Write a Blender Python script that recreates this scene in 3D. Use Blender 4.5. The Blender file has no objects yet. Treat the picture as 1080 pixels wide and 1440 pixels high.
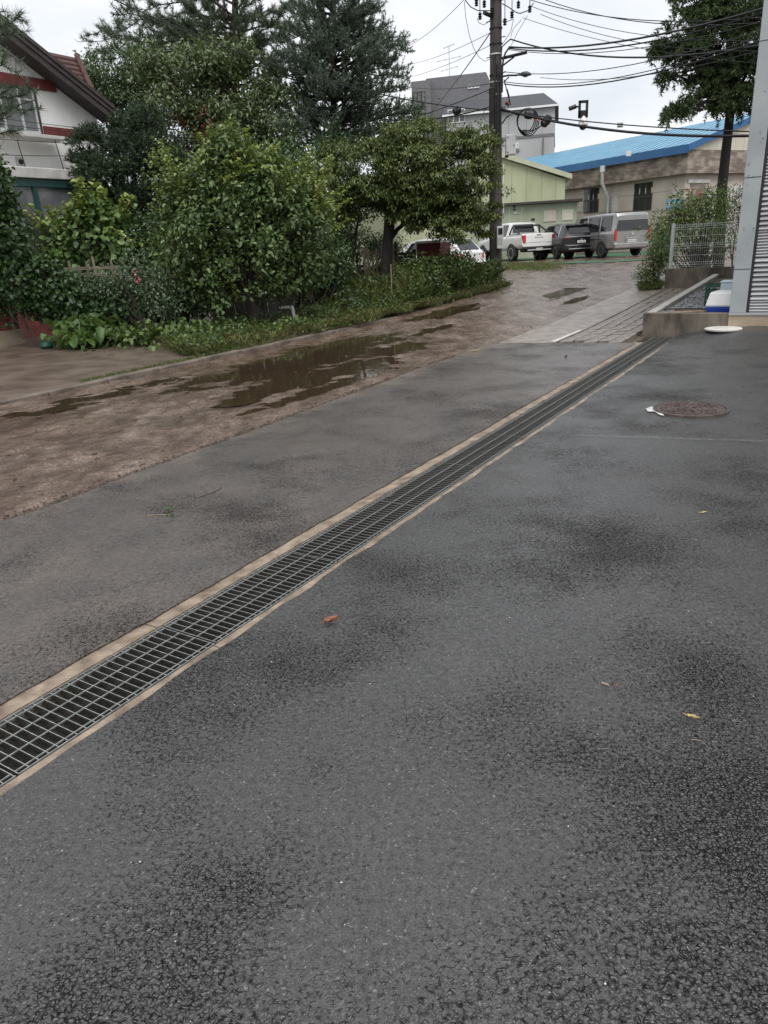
import bpy, bmesh, math, random
import numpy as np
from mathutils import Vector, Matrix
R_ = math.radians
rng = np.random.default_rng(11)
random.seed(5)
scene = bpy.context.scene
COL = scene.collection

# ------------------------------------------------------------------ camera
F, CX, CY, HC = 1000., 540., 720., 1.65          # focal length in photo pixels, centre, eye height
ROLL, PITCH = R_(3.3), R_(20.4)
fwd = np.array([0, math.cos(PITCH), -math.sin(PITCH)])
_r0 = np.array([1., 0, 0]); _u0 = np.cross(_r0, fwd)
RT = math.cos(ROLL)*_r0 - math.sin(ROLL)*_u0
UP = math.cos(ROLL)*_u0 + math.sin(ROLL)*_r0
EYE = np.array([0, 0, HC])
cam_d = bpy.data.cameras.new('camera'); cam = bpy.data.objects.new('camera', cam_d); COL.objects.link(cam)
cam_d.sensor_fit = 'VERTICAL'; cam_d.sensor_height = 36; cam_d.sensor_width = 27; cam_d.lens = 25.0
cam_d.clip_start = 0.05; cam_d.clip_end = 3000
cam.matrix_world = Matrix(((RT[0], UP[0], -fwd[0], EYE[0]), (RT[1], UP[1], -fwd[1], EYE[1]),
                           (RT[2], UP[2], -fwd[2], EYE[2]), (0, 0, 0, 1)))
scene.camera = cam

# ------------------------------------------------------------------ sky, sun, exposure
SUN_EL, SUN_AZ = 60., 165.                        # azimuth: bearing the light comes from
w = bpy.data.worlds.new('World'); scene.world = w; w.use_nodes = True
nt = w.node_tree; nt.nodes.clear()
o_ = nt.nodes.new('ShaderNodeOutputWorld'); mixw = nt.nodes.new('ShaderNodeMixShader')
sky = nt.nodes.new('ShaderNodeTexSky'); sky.sky_type = 'NISHITA'; sky.sun_disc = False
sky.sun_elevation = R_(SUN_EL); sky.sun_rotation = R_(SUN_AZ); sky.dust_density = 4; sky.air_density = 1.0
b1 = nt.nodes.new('ShaderNodeBackground'); b1.inputs[1].default_value = 0.10
nt.links.new(sky.outputs[0], b1.inputs[0])
tc = nt.nodes.new('ShaderNodeTexCoord'); nz = nt.nodes.new('ShaderNodeTexNoise')
mp = nt.nodes.new('ShaderNodeMapping'); mp.inputs['Scale'].default_value = (1, 1, 2.6)
nt.links.new(tc.outputs['Generated'], mp.inputs[0]); nt.links.new(mp.outputs[0], nz.inputs['Vector'])
nz.inputs['Scale'].default_value = 3.2; nz.inputs['Detail'].default_value = 6
cr = nt.nodes.new('ShaderNodeValToRGB')
cr.color_ramp.elements[0].position = .32; cr.color_ramp.elements[0].color = (.70, .74, .80, 1)
cr.color_ramp.elements[1].position = .62; cr.color_ramp.elements[1].color = (.97, .98, 1.0, 1)
nt.links.new(nz.outputs[0], cr.inputs[0])
b2 = nt.nodes.new('ShaderNodeBackground'); b2.inputs[1].default_value = 0.68
nt.links.new(cr.outputs[0], b2.inputs[0])
mixw.inputs[0].default_value = .93                # closed cloud deck with a little clear sky through it
nt.links.new(b1.outputs[0], mixw.inputs[1]); nt.links.new(b2.outputs[0], mixw.inputs[2])
nt.links.new(mixw.outputs[0], o_.inputs[0])
sd = bpy.data.lights.new('sun', 'SUN'); sd.energy = 1.5; sd.angle = R_(45); sd.color = (1, .97, .93)
so = bpy.data.objects.new('sun', sd); COL.objects.link(so)
_sv = Vector((math.sin(R_(SUN_AZ))*math.cos(R_(SUN_EL)), math.cos(R_(SUN_AZ))*math.cos(R_(SUN_EL)), math.sin(R_(SUN_EL))))
so.rotation_euler = _sv.to_track_quat('Z', 'Y').to_euler()
so.location = (0, 0, 30)
vs = scene.view_settings
vs.view_transform = 'Standard'; vs.look = 'None'; vs.gamma = 1; vs.use_curve_mapping = False; vs.exposure = 0.78

# ------------------------------------------------------------------ survey helpers
A_ = R_(32.5)                                     # bearing of the lane
E1 = np.array([math.sin(A_), math.cos(A_), 0]); E2 = np.array([math.cos(A_), -math.sin(A_), 0])
def W(s, t, z=0.): return E1*s + E2*t + np.array([0, 0, z])
def ST(p): return float(p @ E1), float(p @ E2)
def gz(s):                                        # the lane climbs gently past the yard
    u = (s-13.5)/.8
    sp = .8*math.log1p(math.exp(u)) if u < 30 else s-13.5
    return min(.030*sp, .62)
def ray(px, py): return fwd + RT*((px-CX)/F) - UP*((py-CY)/F)
def atY(px, py, Y): d = ray(px, py); return EYE + d*(Y/d[1])
def at_t(px, py, t): d = ray(px, py); return EYE + d*(t/(d @ E2))
def at_s(px, py, s): d = ray(px, py); return EYE + d*(s/(d @ E1))
_K = np.geomspace(.5, 400, 6000)
def G(px, py):
    d = ray(px, py); P = EYE[None] + d[None]*_K[:, None]; sv_ = P @ E1
    g = np.minimum(.030*.8*np.logaddexp(0, (sv_-13.5)/.8), .62)
    i = int(np.argmax(P[:, 2] < g)); return P[i] if i else P[-1]
def mpp(p): return float((p-EYE) @ fwd)/F         # metres per photo pixel at a point
def ground(p): return np.array([p[0], p[1], gz(p @ E1)])

# ------------------------------------------------------------------ mesh helpers
class MB:
    def __init__(s): s.v = []; s.f = []
    def add(s, vs, fs):
        n = len(s.v); s.v += [tuple(map(float, q)) for q in vs]; s.f += [tuple(i+n for i in q) for q in fs]; return s
    def hexa(s, b, t):                            # bottom 4, top 4 (both counter-clockwise from above)
        return s.add(list(b)+list(t), [(3,2,1,0),(4,5,6,7),(0,1,5,4),(1,2,6,5),(2,3,7,6),(3,0,4,7)])
    def box(s, c, d, rz=0., ax=None):
        c = np.array(c, float); hx, hy, hz = [q/2 for q in d]
        ca, sa = math.cos(rz), math.sin(rz)
        X = np.array([ca, sa, 0]) if ax is None else ax[0]; Y = np.array([-sa, ca, 0]) if ax is None else ax[1]
        Z = np.array([0, 0, 1.]) if ax is None else ax[2]
        q = lambda a, b, e: c + X*a*hx + Y*b*hy + Z*e*hz
        return s.hexa([q(-1,-1,-1), q(1,-1,-1), q(1,1,-1), q(-1,1,-1)], [q(-1,-1,1), q(1,-1,1), q(1,1,1), q(-1,1,1)])
    def bst(s, s0, s1, t0, t1, z0, z1):           # box in lane coordinates
        q = [(s0, t0), (s0, t1), (s1, t1), (s1, t0)]
        return s.hexa([W(a, b, z0) for a, b in q], [W(a, b, z1) for a, b in q])
    def tube(s, pts, r, n=6, cap=True):
        pts = [np.array(p, float) for p in pts]; m = len(pts)
        rs = [r]*m if np.isscalar(r) else list(r)
        prev = None; rings = []
        for i, p in enumerate(pts):
            d = pts[min(i+1, m-1)] - pts[max(i-1, 0)]; L = np.linalg.norm(d); d = d/(L if L > 1e-9 else 1)
            if prev is None:
                a = np.array([0, 0, 1.]) if abs(d[2]) < .9 else np.array([1., 0, 0])
                u = np.cross(d, a)
            else:
                u = prev - d*(prev @ d)
            u /= max(np.linalg.norm(u), 1e-9); prev = u; v = np.cross(d, u)
            rings.append([p + rs[i]*(math.cos(2*math.pi*k/n)*u + math.sin(2*math.pi*k/n)*v) for k in range(n)])
        vs = [q for g in rings for q in g]; fs = []
        for i in range(m-1):
            for k in range(n):
                fs.append((i*n+k, i*n+(k+1) % n, (i+1)*n+(k+1) % n, (i+1)*n+k))
        if cap: fs += [tuple(range(n-1, -1, -1)), tuple((m-1)*n+k for k in range(n))]
        return s.add(vs, fs)
    def quad(s, *q): return s.add(q, [tuple(range(len(q)))])
    def slab(s, poly, off):                       # polygon extruded by a vector
        poly = [np.array(p, float) for p in poly]; off = np.array(off, float); n = len(poly)
        return s.add(poly + [p+off for p in poly], [tuple(range(n-1, -1, -1)), tuple(range(n, 2*n))] +
                     [(i, (i+1) % n, n+(i+1) % n, n+i) for i in range(n)])
    def lathe(s, prof, n, c, Z=(0, 0, 1), X=(1, 0, 0)):
        c = np.array(c, float); Z = np.array(Z, float); X = np.array(X, float); Y = np.cross(Z, X)
        vs = []; fs = []; m = len(prof)
        for r, z in prof:
            for k in range(n):
                a = 2*math.pi*k/n; vs.append(c + Z*z + r*(math.cos(a)*X + math.sin(a)*Y))
        for i in range(m-1):
            for k in range(n): fs.append((i*n+k, i*n+(k+1) % n, (i+1)*n+(k+1) % n, (i+1)*n+k))
        fs += [tuple(range(n-1, -1, -1)), tuple((m-1)*n+k for k in range(n))]
        return s.add(vs, fs)

MW = {}
def finish(o, parent, label, cat, group, kind):
    if parent is not None: o.parent = parent
    if label: o['label'] = label
    if cat: o['category'] = cat
    if group: o['group'] = group
    if kind: o['kind'] = kind
def build(mb, name, mat, parent=None, smooth=False, bevel=0, label=None, cat=None, group=None, kind=None, local=False, sharp=40):
    me = bpy.data.meshes.new(name)
    v = np.array(mb.v, float)
    M = MW.get(parent.name, Matrix()) if parent is not None else Matrix()
    if not local and parent is not None:
        Mi = np.array(M.inverted()); v = v @ Mi[:3, :3].T + Mi[:3, 3]
    me.from_pydata([tuple(q) for q in v], [], mb.f); me.update()
    if mat: me.materials.append(mat)
    if smooth:
        me.polygons.foreach_set('use_smooth', [True]*len(me.polygons)); me.set_sharp_from_angle(angle=R_(sharp))
    o = bpy.data.objects.new(name, me); COL.objects.link(o)
    finish(o, parent, label, cat, group, kind); MW[o.name] = M.copy()
    if bevel:
        b = o.modifiers.new('bevel', 'BEVEL'); b.width = bevel; b.segments = 2; b.limit_method = 'ANGLE'
    return o
def thing(name, label, cat, loc=(0, 0, 0), rz=0., group=None):
    o = bpy.data.objects.new(name, None); COL.objects.link(o); o.empty_display_size = .2
    o.location = [float(q) for q in loc]; o.rotation_euler = (0, 0, rz)
    MW[o.name] = Matrix.Translation(o.location) @ Matrix.Rotation(rz, 4, 'Z')
    finish(o, None, label, cat, group, None); return o
def link_copy(o, parent, loc=None, rot=None, scale=None):
    c = o.copy(); COL.objects.link(c); c.parent = parent
    if loc is not None: c.location = loc
    if rot is not None: c.rotation_euler = rot
    if scale is not None: c.scale = scale
    MW[c.name] = MW.get(parent.name, Matrix()).copy() if parent else Matrix()
    return c
def copy_tree(o, parent=None):
    c = o.copy(); COL.objects.link(c); c.parent = parent
    for ch in o.children: copy_tree(ch, c)
    return c

# ------------------------------------------------------------------ materials
def nodes(name):
    m = bpy.data.materials.new(name); m.use_nodes = True; t = m.node_tree; t.nodes.clear()
    return m, t
def nd(t, typ, ins=None, **props):
    n = t.nodes.new(typ)
    for k, v in props.items(): setattr(n, k, v)
    for k, v in (ins or {}).items():
        if isinstance(v, bpy.types.NodeSocket): t.links.new(v, n.inputs[k])
        else: n.inputs[k].default_value = v
    return n
def c4(c): return (*c, 1) if len(c) == 3 else c
def ramp(t, fac, stops, interp='LINEAR'):
    n = nd(t, 'ShaderNodeValToRGB', {'Fac': fac}); e = n.color_ramp.elements; n.color_ramp.interpolation = interp
    while len(e) > 2: e.remove(e[-1])
    for i, (p, c) in enumerate(stops):
        if i > 1: e.new(p)
        e[i].position = p; e[i].color = c4(c) if not np.isscalar(c) else (c, c, c, 1)
    return n.outputs[0]
def mixc(t, fac, a, b, blend='MIX'):
    n = nd(t, 'ShaderNodeMix', data_type='RGBA', blend_type=blend)
    for k, v in ((0, fac), (6, a), (7, b)):
        if isinstance(v, bpy.types.NodeSocket): t.links.new(v, n.inputs[k])
        else: n.inputs[k].default_value = c4(v) if k else v
    return n.outputs[2]
def math_(t, op, a, b=0.):
    n = nd(t, 'ShaderNodeMath', operation=op)
    for k, v in ((0, a), (1, b)):
        if isinstance(v, bpy.types.NodeSocket): t.links.new(v, n.inputs[k])
        else: n.inputs[k].default_value = v
    return n.outputs[0]
def noise(t, vec, scale, detail=4, rough=.55, dist=0.):
    return nd(t, 'ShaderNodeTexNoise', {'Vector': vec, 'Scale': scale, 'Detail': detail, 'Roughness': rough, 'Distortion': dist}).outputs[0]
def out(t, bsdf): nd(t, 'ShaderNodeOutputMaterial', {'Surface': bsdf})
def pmat(name, c1, c2=None, scale=4., rough=.6, metal=0., bump=0., bscale=40., spec=.5, coat=0., lo=.35, hi=.65, stretch=None, detail=5):
    m, t = nodes(name)
    pos = nd(t, 'ShaderNodeTexCoord').outputs['Object']
    if stretch: pos = nd(t, 'ShaderNodeMapping', {'Vector': pos, 'Scale': stretch}).outputs[0]
    n = noise(t, pos, scale, detail)
    col = ramp(t, n, [(lo, c1), (hi, c2 or c1)])
    p = nd(t, 'ShaderNodeBsdfPrincipled', {'Base Color': col, 'Roughness': rough, 'Metallic': metal, 'Specular IOR Level': spec, 'Coat Weight': coat})
    if bump:
        h = noise(t, pos, bscale, 4)
        b = nd(t, 'ShaderNodeBump', {'Height': h, 'Strength': bump, 'Distance': .02}); t.links.new(b.outputs[0], p.inputs['Normal'])
    out(t, p.outputs[0]); return m
def leafmat(name, stops, rough=.42, trans=.22, spec=.5, nscale=1.2):
    m, t = nodes(name)
    g = nd(t, 'ShaderNodeNewGeometry')
    n = noise(t, g.outputs['Position'], nscale, 3)
    f = math_(t, 'ADD', math_(t, 'MULTIPLY', g.outputs['Random Per Island'], .6), math_(t, 'MULTIPLY', n, .4))
    col = ramp(t, f, stops)
    p = nd(t, 'ShaderNodeBsdfPrincipled', {'Base Color': col, 'Roughness': rough, 'Specular IOR Level': spec})
    tr = nd(t, 'ShaderNodeBsdfTranslucent', {'Color': mixc(t, .5, col, (.16, .2, .03))})
    mx = nd(t, 'ShaderNodeMixShader', {0: trans, 1: p.outputs[0], 2: tr.outputs[0]})
    out(t, mx.outputs[0]); return m
OFFS = (9.4, 2.2, 0.)
def asphalt_mat(name, tan):
    m, t = nodes(name)
    pos = nd(t, 'ShaderNodeNewGeometry').outputs['Position']
    wv = nd(t, 'ShaderNodeVectorMath', {0: nd(t, 'ShaderNodeTexNoise', {'Vector': pos, 'Scale': 55., 'Detail': 3.}).outputs['Color'], 1: (.022, .022, .022)}, operation='MULTIPLY')
    pv = nd(t, 'ShaderNodeVectorMath', {0: pos, 1: wv.outputs[0]}, operation='ADD').outputs[0]
    v1 = nd(t, 'ShaderNodeTexVoronoi', {'Vector': pv, 'Scale': 80.}, feature='DISTANCE_TO_EDGE').outputs['Distance']
    v2 = nd(t, 'ShaderNodeTexVoronoi', {'Vector': pv, 'Scale': 210.}, feature='F1')
    open_ = ramp(t, noise(t, nd(t, 'ShaderNodeVectorMath', {0: pos, 1: OFFS}, operation='ADD').outputs[0], 1.1, 9, .60), [(.40, 0.), (.70, 1.)])         # open, ravelled patches against closed smooth ones
    tm = nd(t, 'ShaderNodeVectorMath', {0: pos, 1: tuple(E2)}, operation='DOT_PRODUCT').outputs['Value']
    open_ = math_(t, 'ADD', open_, math_(t, 'MULTIPLY', ramp(t, math_(t, 'ADD', math_(t, 'MULTIPLY', tm, .5), .6), [(.15, 0.), (.75, 1.)]), .30))   # the untrafficked margin is more open
    local = noise(t, pos, 66, 2, .5)
    gate = ramp(t, math_(t, 'ADD', math_(t, 'MULTIPLY', open_, .40), local), [(.62, 0.), (.88, 1.)])
    gap = math_(t, 'MULTIPLY', ramp(t, v1, [(.04, 1.), (.15, 0.)]), gate)          # crevices between stones
    dome = math_(t, 'MULTIPLY', ramp(t, v1, [(.0, 0.), (.45, 1.)]), math_(t, 'ADD', math_(t, 'MULTIPLY', gate, .9), .10))
    fine = noise(t, pos, 260, 3, .7)
    mid = noise(t, pos, 30, 6, .65)
    h = math_(t, 'SUBTRACT', dome, math_(t, 'MULTIPLY', gap, 1.1))
    h = math_(t, 'ADD', h, math_(t, 'MULTIPLY', fine, .35)); h = math_(t, 'ADD', h, math_(t, 'MULTIPLY', mid, 1.1))
    bmp = nd(t, 'ShaderNodeBump', {'Height': h, 'Strength': 1.0, 'Distance': .0038})
    sc_ = nd(t, 'ShaderNodeSeparateColor', {0: v2.outputs['Color']})
    base = ramp(t, sc_.outputs[1], [(.0, (.044, .043, .043)), (.7, (.057, .056, .055)), (1., (.085, .083, .080))])
    base = mixc(t, 1., base, ramp(t, noise(t, pos, 120, 4, .75), [(.32, .52), (.66, 1.30)]), 'MULTIPLY')
    speck = ramp(t, sc_.outputs[0], [(.978, 0.), (.990, 1.)])
    base = mixc(t, math_(t, 'MULTIPLY', speck, .5), base, (.30, .29, .27))
    if tan:
        film = ramp(t, noise(t, pos, 2.2, 9, .68), [(.34, 0.), (.68, 1.)])
        tq = nd(t, 'ShaderNodeVectorMath', {0: pos, 1: tuple(E2)}, operation='DOT_PRODUCT').outputs['Value']
        washed = ramp(t, math_(t, 'ADD', math_(t, 'MULTIPLY', math_(t, 'ADD', tq, 5.2), -.9), math_(t, 'ADD', math_(t, 'MULTIPLY', film, .5), .72)), [(.25, 0.), (.75, 1.)])
        f = math_(t, 'MAXIMUM', math_(t, 'ADD', math_(t, 'MULTIPLY', film, .38), .12), math_(t, 'MULTIPLY', washed, .8))
        base = mixc(t, f, base, (.190, .148, .124))
    else:
        film = ramp(t, noise(t, pos, 1.1, 8, .64), [(.50, 0.), (.80, 1.)])
        base = mixc(t, math_(t, 'MULTIPLY', film, .20), base, (.15, .138, .13))
    v3 = nd(t, 'ShaderNodeTexVoronoi', {'Vector': pv, 'Scale': 165.}, feature='DISTANCE_TO_EDGE').outputs['Distance']
    hair = math_(t, 'MULTIPLY', ramp(t, v3, [(.03, 1.), (.16, 0.)]), ramp(t, noise(t, pos, 40, 5, .7), [(.46, 0.), (.60, .75)]))   # fine joints between the small stones
    base = mixc(t, hair, base, (.012, .012, .012))
    base = mixc(t, math_(t, 'MULTIPLY', gap, .85), base, (.006, .006, .007))      # dark bitumen in the gaps, blackened further to paint in crevice shade
    ro = ramp(t, noise(t, pos, 2.6, 7, .6), [(.3, .22), (.7, .40)])
    ro = math_(t, 'ADD', ro, math_(t, 'MULTIPLY', gap, .5)); sp = math_(t, 'MULTIPLY', math_(t, 'SUBTRACT', 1., math_(t, 'MAXIMUM', gap, math_(t, 'MULTIPLY', hair, .7))), .80)   # gloss lowered in gaps and joints to imitate light lost in them
    p = nd(t, 'ShaderNodeBsdfPrincipled', {'Base Color': base, 'Roughness': ro, 'Normal': bmp.outputs[0], 'Specular IOR Level': sp})
    out(t, p.outputs[0]); return m
def mud_mat(name):
    m, t = nodes(name)
    pos = nd(t, 'ShaderNodeNewGeometry').outputs['Position']
    rot = nd(t, 'ShaderNodeMapping', {'Vector': pos, 'Rotation': (0, 0, A_), 'Scale': (1.6, .55, 1)}).outputs[0]  # wheel-drawn streaks along the lane
    a = noise(t, rot, 1.5, 7, .65); b = noise(t, pos, 9, 6, .7); c = noise(t, pos, 60, 4, .7)
    base = ramp(t, a, [(.30, (.060, .036, .025)), (.46, (.15, .102, .078)), (.66, (.27, .206, .168))])
    dark = ramp(t, b, [(.47, 0.), (.64, 1.)])
    base = mixc(t, math_(t, 'MULTIPLY', dark, .62), base, (.045, .029, .021))
    peb = nd(t, 'ShaderNodeTexVoronoi', {'Vector': pos, 'Scale': 62.}, feature='F1')
    pc = nd(t, 'ShaderNodeSeparateColor', {0: peb.outputs['Color']}).outputs[0]
    base = mixc(t, 1., base, ramp(t, pc, [(.0, .60), (.8, 1.1), (1., 1.5)]), 'MULTIPLY')
    pz_ = nd(t, 'ShaderNodeSeparateXYZ', {0: pos}).outputs[2]
    soaked = ramp(t, math_(t, 'ADD', math_(t, 'MULTIPLY', pz_, 30.), math_(t, 'ADD', 1.0, math_(t, 'MULTIPLY', math_(t, 'SUBTRACT', b, .5), .8))), [(.55, 1.), (.95, 0.)])   # hollows stay soaked round the puddles
    base = mixc(t, math_(t, 'MULTIPLY', soaked, .62), base, (.040, .026, .018))
    ro = ramp(t, noise(t, rot, 2.3, 6), [(.40, .10), (.66, .34)])
    ro = math_(t, 'SUBTRACT', ro, math_(t, 'MULTIPLY', math_(t, 'MULTIPLY', soaked, .7), ro))
    h = math_(t, 'ADD', math_(t, 'MULTIPLY', b, 1.0), math_(t, 'MULTIPLY', c, .5))
    h = math_(t, 'SUBTRACT', h, math_(t, 'MULTIPLY', peb.outputs['Distance'], .35))
    bmp = nd(t, 'ShaderNodeBump', {'Height': h, 'Strength': .8, 'Distance': .010})
    p = nd(t, 'ShaderNodeBsdfPrincipled', {'Base Color': base, 'Roughness': ro, 'Normal': bmp.outputs[0]})
    out(t, p.outputs[0]); return m

M_ = {}
M_['asphalt'] = asphalt_mat('wet_asphalt', False)
M_['asphalt_tan'] = asphalt_mat('wet_asphalt_dusty', True)
M_['mud'] = mud_mat('muddy_concrete')
M_['mudlump'] = pmat('mud_lump', (.05, .03, .02), (.10, .065, .045), 14, .45, bump=.8, bscale=50)
M_['water'] = None
def water_mat():
    m, t = nodes('puddle_water')
    pos = nd(t, 'ShaderNodeNewGeometry').outputs['Position']
    b = nd(t, 'ShaderNodeBump', {'Height': noise(t, pos, 7, 2), 'Strength': .12, 'Distance': .01})
    p = nd(t, 'ShaderNodeBsdfPrincipled', {'Base Color': (.038, .024, .015, 1), 'Roughness': .05, 'IOR': 1.33, 'Normal': b.outputs[0]})
    out(t, p.outputs[0]); return m
M_['water'] = water_mat()
M_['pave'] = pmat('pavement_concrete', (.085, .062, .048), (.17, .13, .105), 1.8, .33, bump=.35, bscale=70, detail=9)
M_['kerb'] = pmat('kerb_concrete', (.09, .072, .058), (.19, .155, .128), 5, .6, bump=.4, bscale=50)
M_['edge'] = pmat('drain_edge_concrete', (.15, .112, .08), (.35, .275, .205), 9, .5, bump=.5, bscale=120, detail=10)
M_['strip'] = pmat('slab_concrete', (.15, .125, .105), (.31, .27, .24), 5, .32, bump=.4, bscale=60)
M_['paver'] = pmat('paver_clay', (.12, .098, .084), (.25, .215, .19), 4, .42, bump=.4, bscale=40)
M_['soil'] = pmat('soil', (.05, .04, .028), (.10, .08, .055), 3, .85, bump=.8, bscale=14)
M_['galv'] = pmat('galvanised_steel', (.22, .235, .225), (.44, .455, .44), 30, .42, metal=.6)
M_['bar_shade'] = pmat('shaded_bar_steel', (.035, .036, .033), (.085, .078, .066), 20, .5, metal=.3)  # darker steel: the shade between grating bars put into the colour
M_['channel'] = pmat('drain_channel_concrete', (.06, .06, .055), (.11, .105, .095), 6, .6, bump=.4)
M_['wallc'] = pmat('weathered_concrete', (.045, .037, .028), (.165, .138, .108), 4, .75, bump=.5, bscale=30, stretch=(1, 1, .4))
M_['footing'] = pmat('footing_concrete', (.30, .235, .165), (.40, .33, .25), 4, .75, bump=.4, bscale=40)
M_['kerblight'] = pmat('planter_kerb', (.33, .31, .285), (.45, .43, .40), 4, .6, bump=.3)
M_['greysteel'] = pmat('grey_painted_steel', (.29, .315, .325), (.37, .395, .40), 2.2, .45, bump=.08, bscale=12, lo=.3, hi=.7)
M_['shutter'] = pmat('louvre_steel', (.33, .335, .34), (.42, .425, .43), 3, .42)
M_['dark'] = pmat('black_plastic', (.012, .012, .014), (.02, .02, .022), 5, .45)
M_['rubber'] = pmat('tyre_rubber', (.014, .014, .014), (.025, .025, .025), 8, .8)
M_['glass'] = pmat('dark_glass', (.012, .014, .016), (.02, .022, .024), 2, .06, spec=.7)
M_['white'] = pmat('white_paint', (.74, .74, .73), (.80, .80, .79), 3, .35)
M_['carwhite'] = pmat('white_car_paint', (.74, .74, .73), (.80, .80, .79), 3, .25, coat=.6)
M_['carblack'] = pmat('black_car_paint', (.006, .006, .009), (.010, .010, .013), 3, .22, coat=.2)
M_['carsilver'] = pmat('grey_car_paint', (.26, .26, .255), (.31, .31, .30), 3, .32, metal=.55, coat=.6)
M_['chrome'] = pmat('chrome', (.6, .6, .6), (.7, .7, .7), 3, .15, metal=1)
M_['alloy'] = pmat('alloy', (.45, .45, .46), (.55, .55, .56), 3, .3, metal=.8)
M_['red'] = pmat('red_lens', (.42, .012, .015), (.5, .02, .02), 3, .15)
M_['amber'] = pmat('amber_lens', (.6, .2, .02), None, 3, .2)
M_['plate'] = pmat('plate_white', (.7, .7, .68), None, 3, .4)
M_['blue'] = pmat('blue_plastic', (.012, .05, .33), (.02, .07, .40), 3, .4)
M_['paleblue'] = pmat('pale_blue_foam', (.55, .66, .70), (.65, .74, .77), 4, .6)
M_['greenp'] = pmat('green_plastic', (.008, .06, .032), (.012, .085, .045), 3, .45)
M_['teal'] = pmat('teal_sheet', (.02, .10, .10), (.03, .14, .13), 4, .4)
M_['wood'] = pmat('grey_wood', (.14, .115, .085), (.24, .20, .155), 6, .8, bump=.4, stretch=(1, 1, .2))
M_['darkwood'] = pmat('dark_stained_wood', (.018, .016, .017), (.04, .035, .034), 6, .7, bump=.4)
M_['stick'] = pmat('weathered_stick', (.22, .16, .11), (.34, .26, .19), 8, .75)
M_['brick'] = pmat('red_brick', (.16, .03, .03), (.26, .06, .055), 7, .8, bump=.5, bscale=60)
M_['mortar'] = pmat('mortar', (.05, .042, .04), (.08, .07, .065), 7, .9)
M_['pole'] = pmat('pole_concrete', (.040, .033, .031), (.078, .068, .062), 5, .7, bump=.35, bscale=30, stretch=(1, 1, .25))
M_['cable'] = pmat('cable_black', (.012, .012, .013), None, 3, .5)
M_['boxgrey'] = pmat('grey_enclosure', (.52, .53, .52), (.60, .61, .60), 3, .45)
M_['bark'] = pmat('bark', (.035, .028, .022), (.075, .06, .048), 9, .9, bump=.9, bscale=25, stretch=(1, 1, .3))
M_['barkdark'] = pmat('dark_bark', (.012, .010, .009), (.028, .024, .022), 9, .9, bump=.9, bscale=25, stretch=(1, 1, .3))
M_['rust'] = pmat('rusted_iron', (.062, .045, .040), (.14, .108, .098), 12, .5, metal=.4, bump=.4, bscale=80)
M_['stone'] = pmat('gravel_stone', (.10, .10, .105), (.33, .33, .335), 18, .6, lo=.3, hi=.7)
M_['lid'] = pmat('pale_lid', (.50, .48, .45), (.62, .60, .57), 6, .55, bump=.3)
M_['paintw'] = pmat('worn_white_paint', (.42, .41, .40), (.62, .61, .60), 14, .5)
M_['housewall'] = pmat('house_render', (.74, .74, .71), (.86, .86, .84), 1.3, .7, bump=.12, stretch=(1, 1, .5))
M_['redband'] = pmat('red_trim', (.12, .02, .02), (.17, .035, .032), 4, .6)
M_['fascia'] = pmat('brown_fascia', (.035, .027, .025), (.055, .044, .040), 5, .6)
M_['rooftile'] = pmat('red_roof_tile', (.045, .016, .017), (.085, .032, .03), 5, .7, bump=.3)
M_['ledge'] = pmat('porch_ledge', (.42, .41, .39), (.56, .55, .53), 4, .5)
M_['greenframe'] = pmat('green_frame', (.012, .05, .05), (.02, .065, .062), 4, .45)
M_['pane'] = pmat('window_pane', (.10, .105, .11), (.15, .155, .16), 1.2, .12)
M_['alum'] = pmat('aluminium', (.55, .56, .56), (.62, .63, .63), 3, .4, metal=.4)
M_['blueroof'] = pmat('blue_roof_sheet', (.075, .235, .37), (.14, .32, .44), 1.2, .38, lo=.3, hi=.7)
M_['bluefascia'] = pmat('blue_fascia', (.01, .09, .24), (.015, .11, .28), 1.2, .4)
M_['band'] = pmat('stained_band', (.16, .13, .105), (.38, .33, .275), 1.6, .85, bump=.6, bscale=18, stretch=(1, 1, 2.2), lo=.42, hi=.66, detail=9)
M_['facade'] = pmat('factory_render', (.40, .36, .31), (.53, .48, .41), .9, .85, bump=.2, stretch=(1, 1, .4))
M_['cream'] = pmat('cream_panel', (.50, .47, .38), (.58, .55, .46), 1.2, .6)
M_['limewall'] = pmat('lime_panel', (.36, .385, .235), (.47, .50, .33), .9, .6, bump=.1, stretch=(1, 1, .35))
M_['limewall2'] = pmat('pale_green_panel', (.28, .315, .225), (.36, .395, .29), .9, .6, stretch=(1, 1, .35))
M_['limetrim'] = pmat('lime_trim', (.42, .44, .31), (.5, .52, .38), 3, .5)
M_['greybrick'] = pmat('grey_brick_wall', (.14, .14, .15), (.185, .185, .195), 6, .85)
M_['greywall'] = pmat('pale_grey_wall', (.36, .365, .365), (.43, .435, .43), .7, .8, stretch=(1, 1, .4))
M_['slate'] = pmat('dark_slate_roof', (.05, .055, .065), (.075, .08, .09), 6, .6, bump=.2)
M_['greenfloor'] = pmat('green_floor_paint', (.015, .085, .04), (.03, .13, .06), 2, .5)
M_['orange'] = pmat('orange_basket', (.55, .13, .06), (.66, .22, .12), 4, .5)
M_['pvc'] = pmat('white_pvc', (.70, .69, .65), (.76, .75, .72), 4, .4)
M_['redpaint'] = pmat('red_painted_metal', (.10, .010, .013), (.17, .018, .02), 3, .5)
M_['fence'] = pmat('white_fence_coating', (.40, .44, .41), (.52, .56, .53), 4, .4)
M_['deadleaf'] = pmat('dead_leaf', (.16, .055, .03), (.26, .10, .055), 20, .5)
M_['yellowleaf'] = pmat('yellowed_leaf', (.38, .28, .11), (.50, .40, .18), 20, .55)
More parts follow.
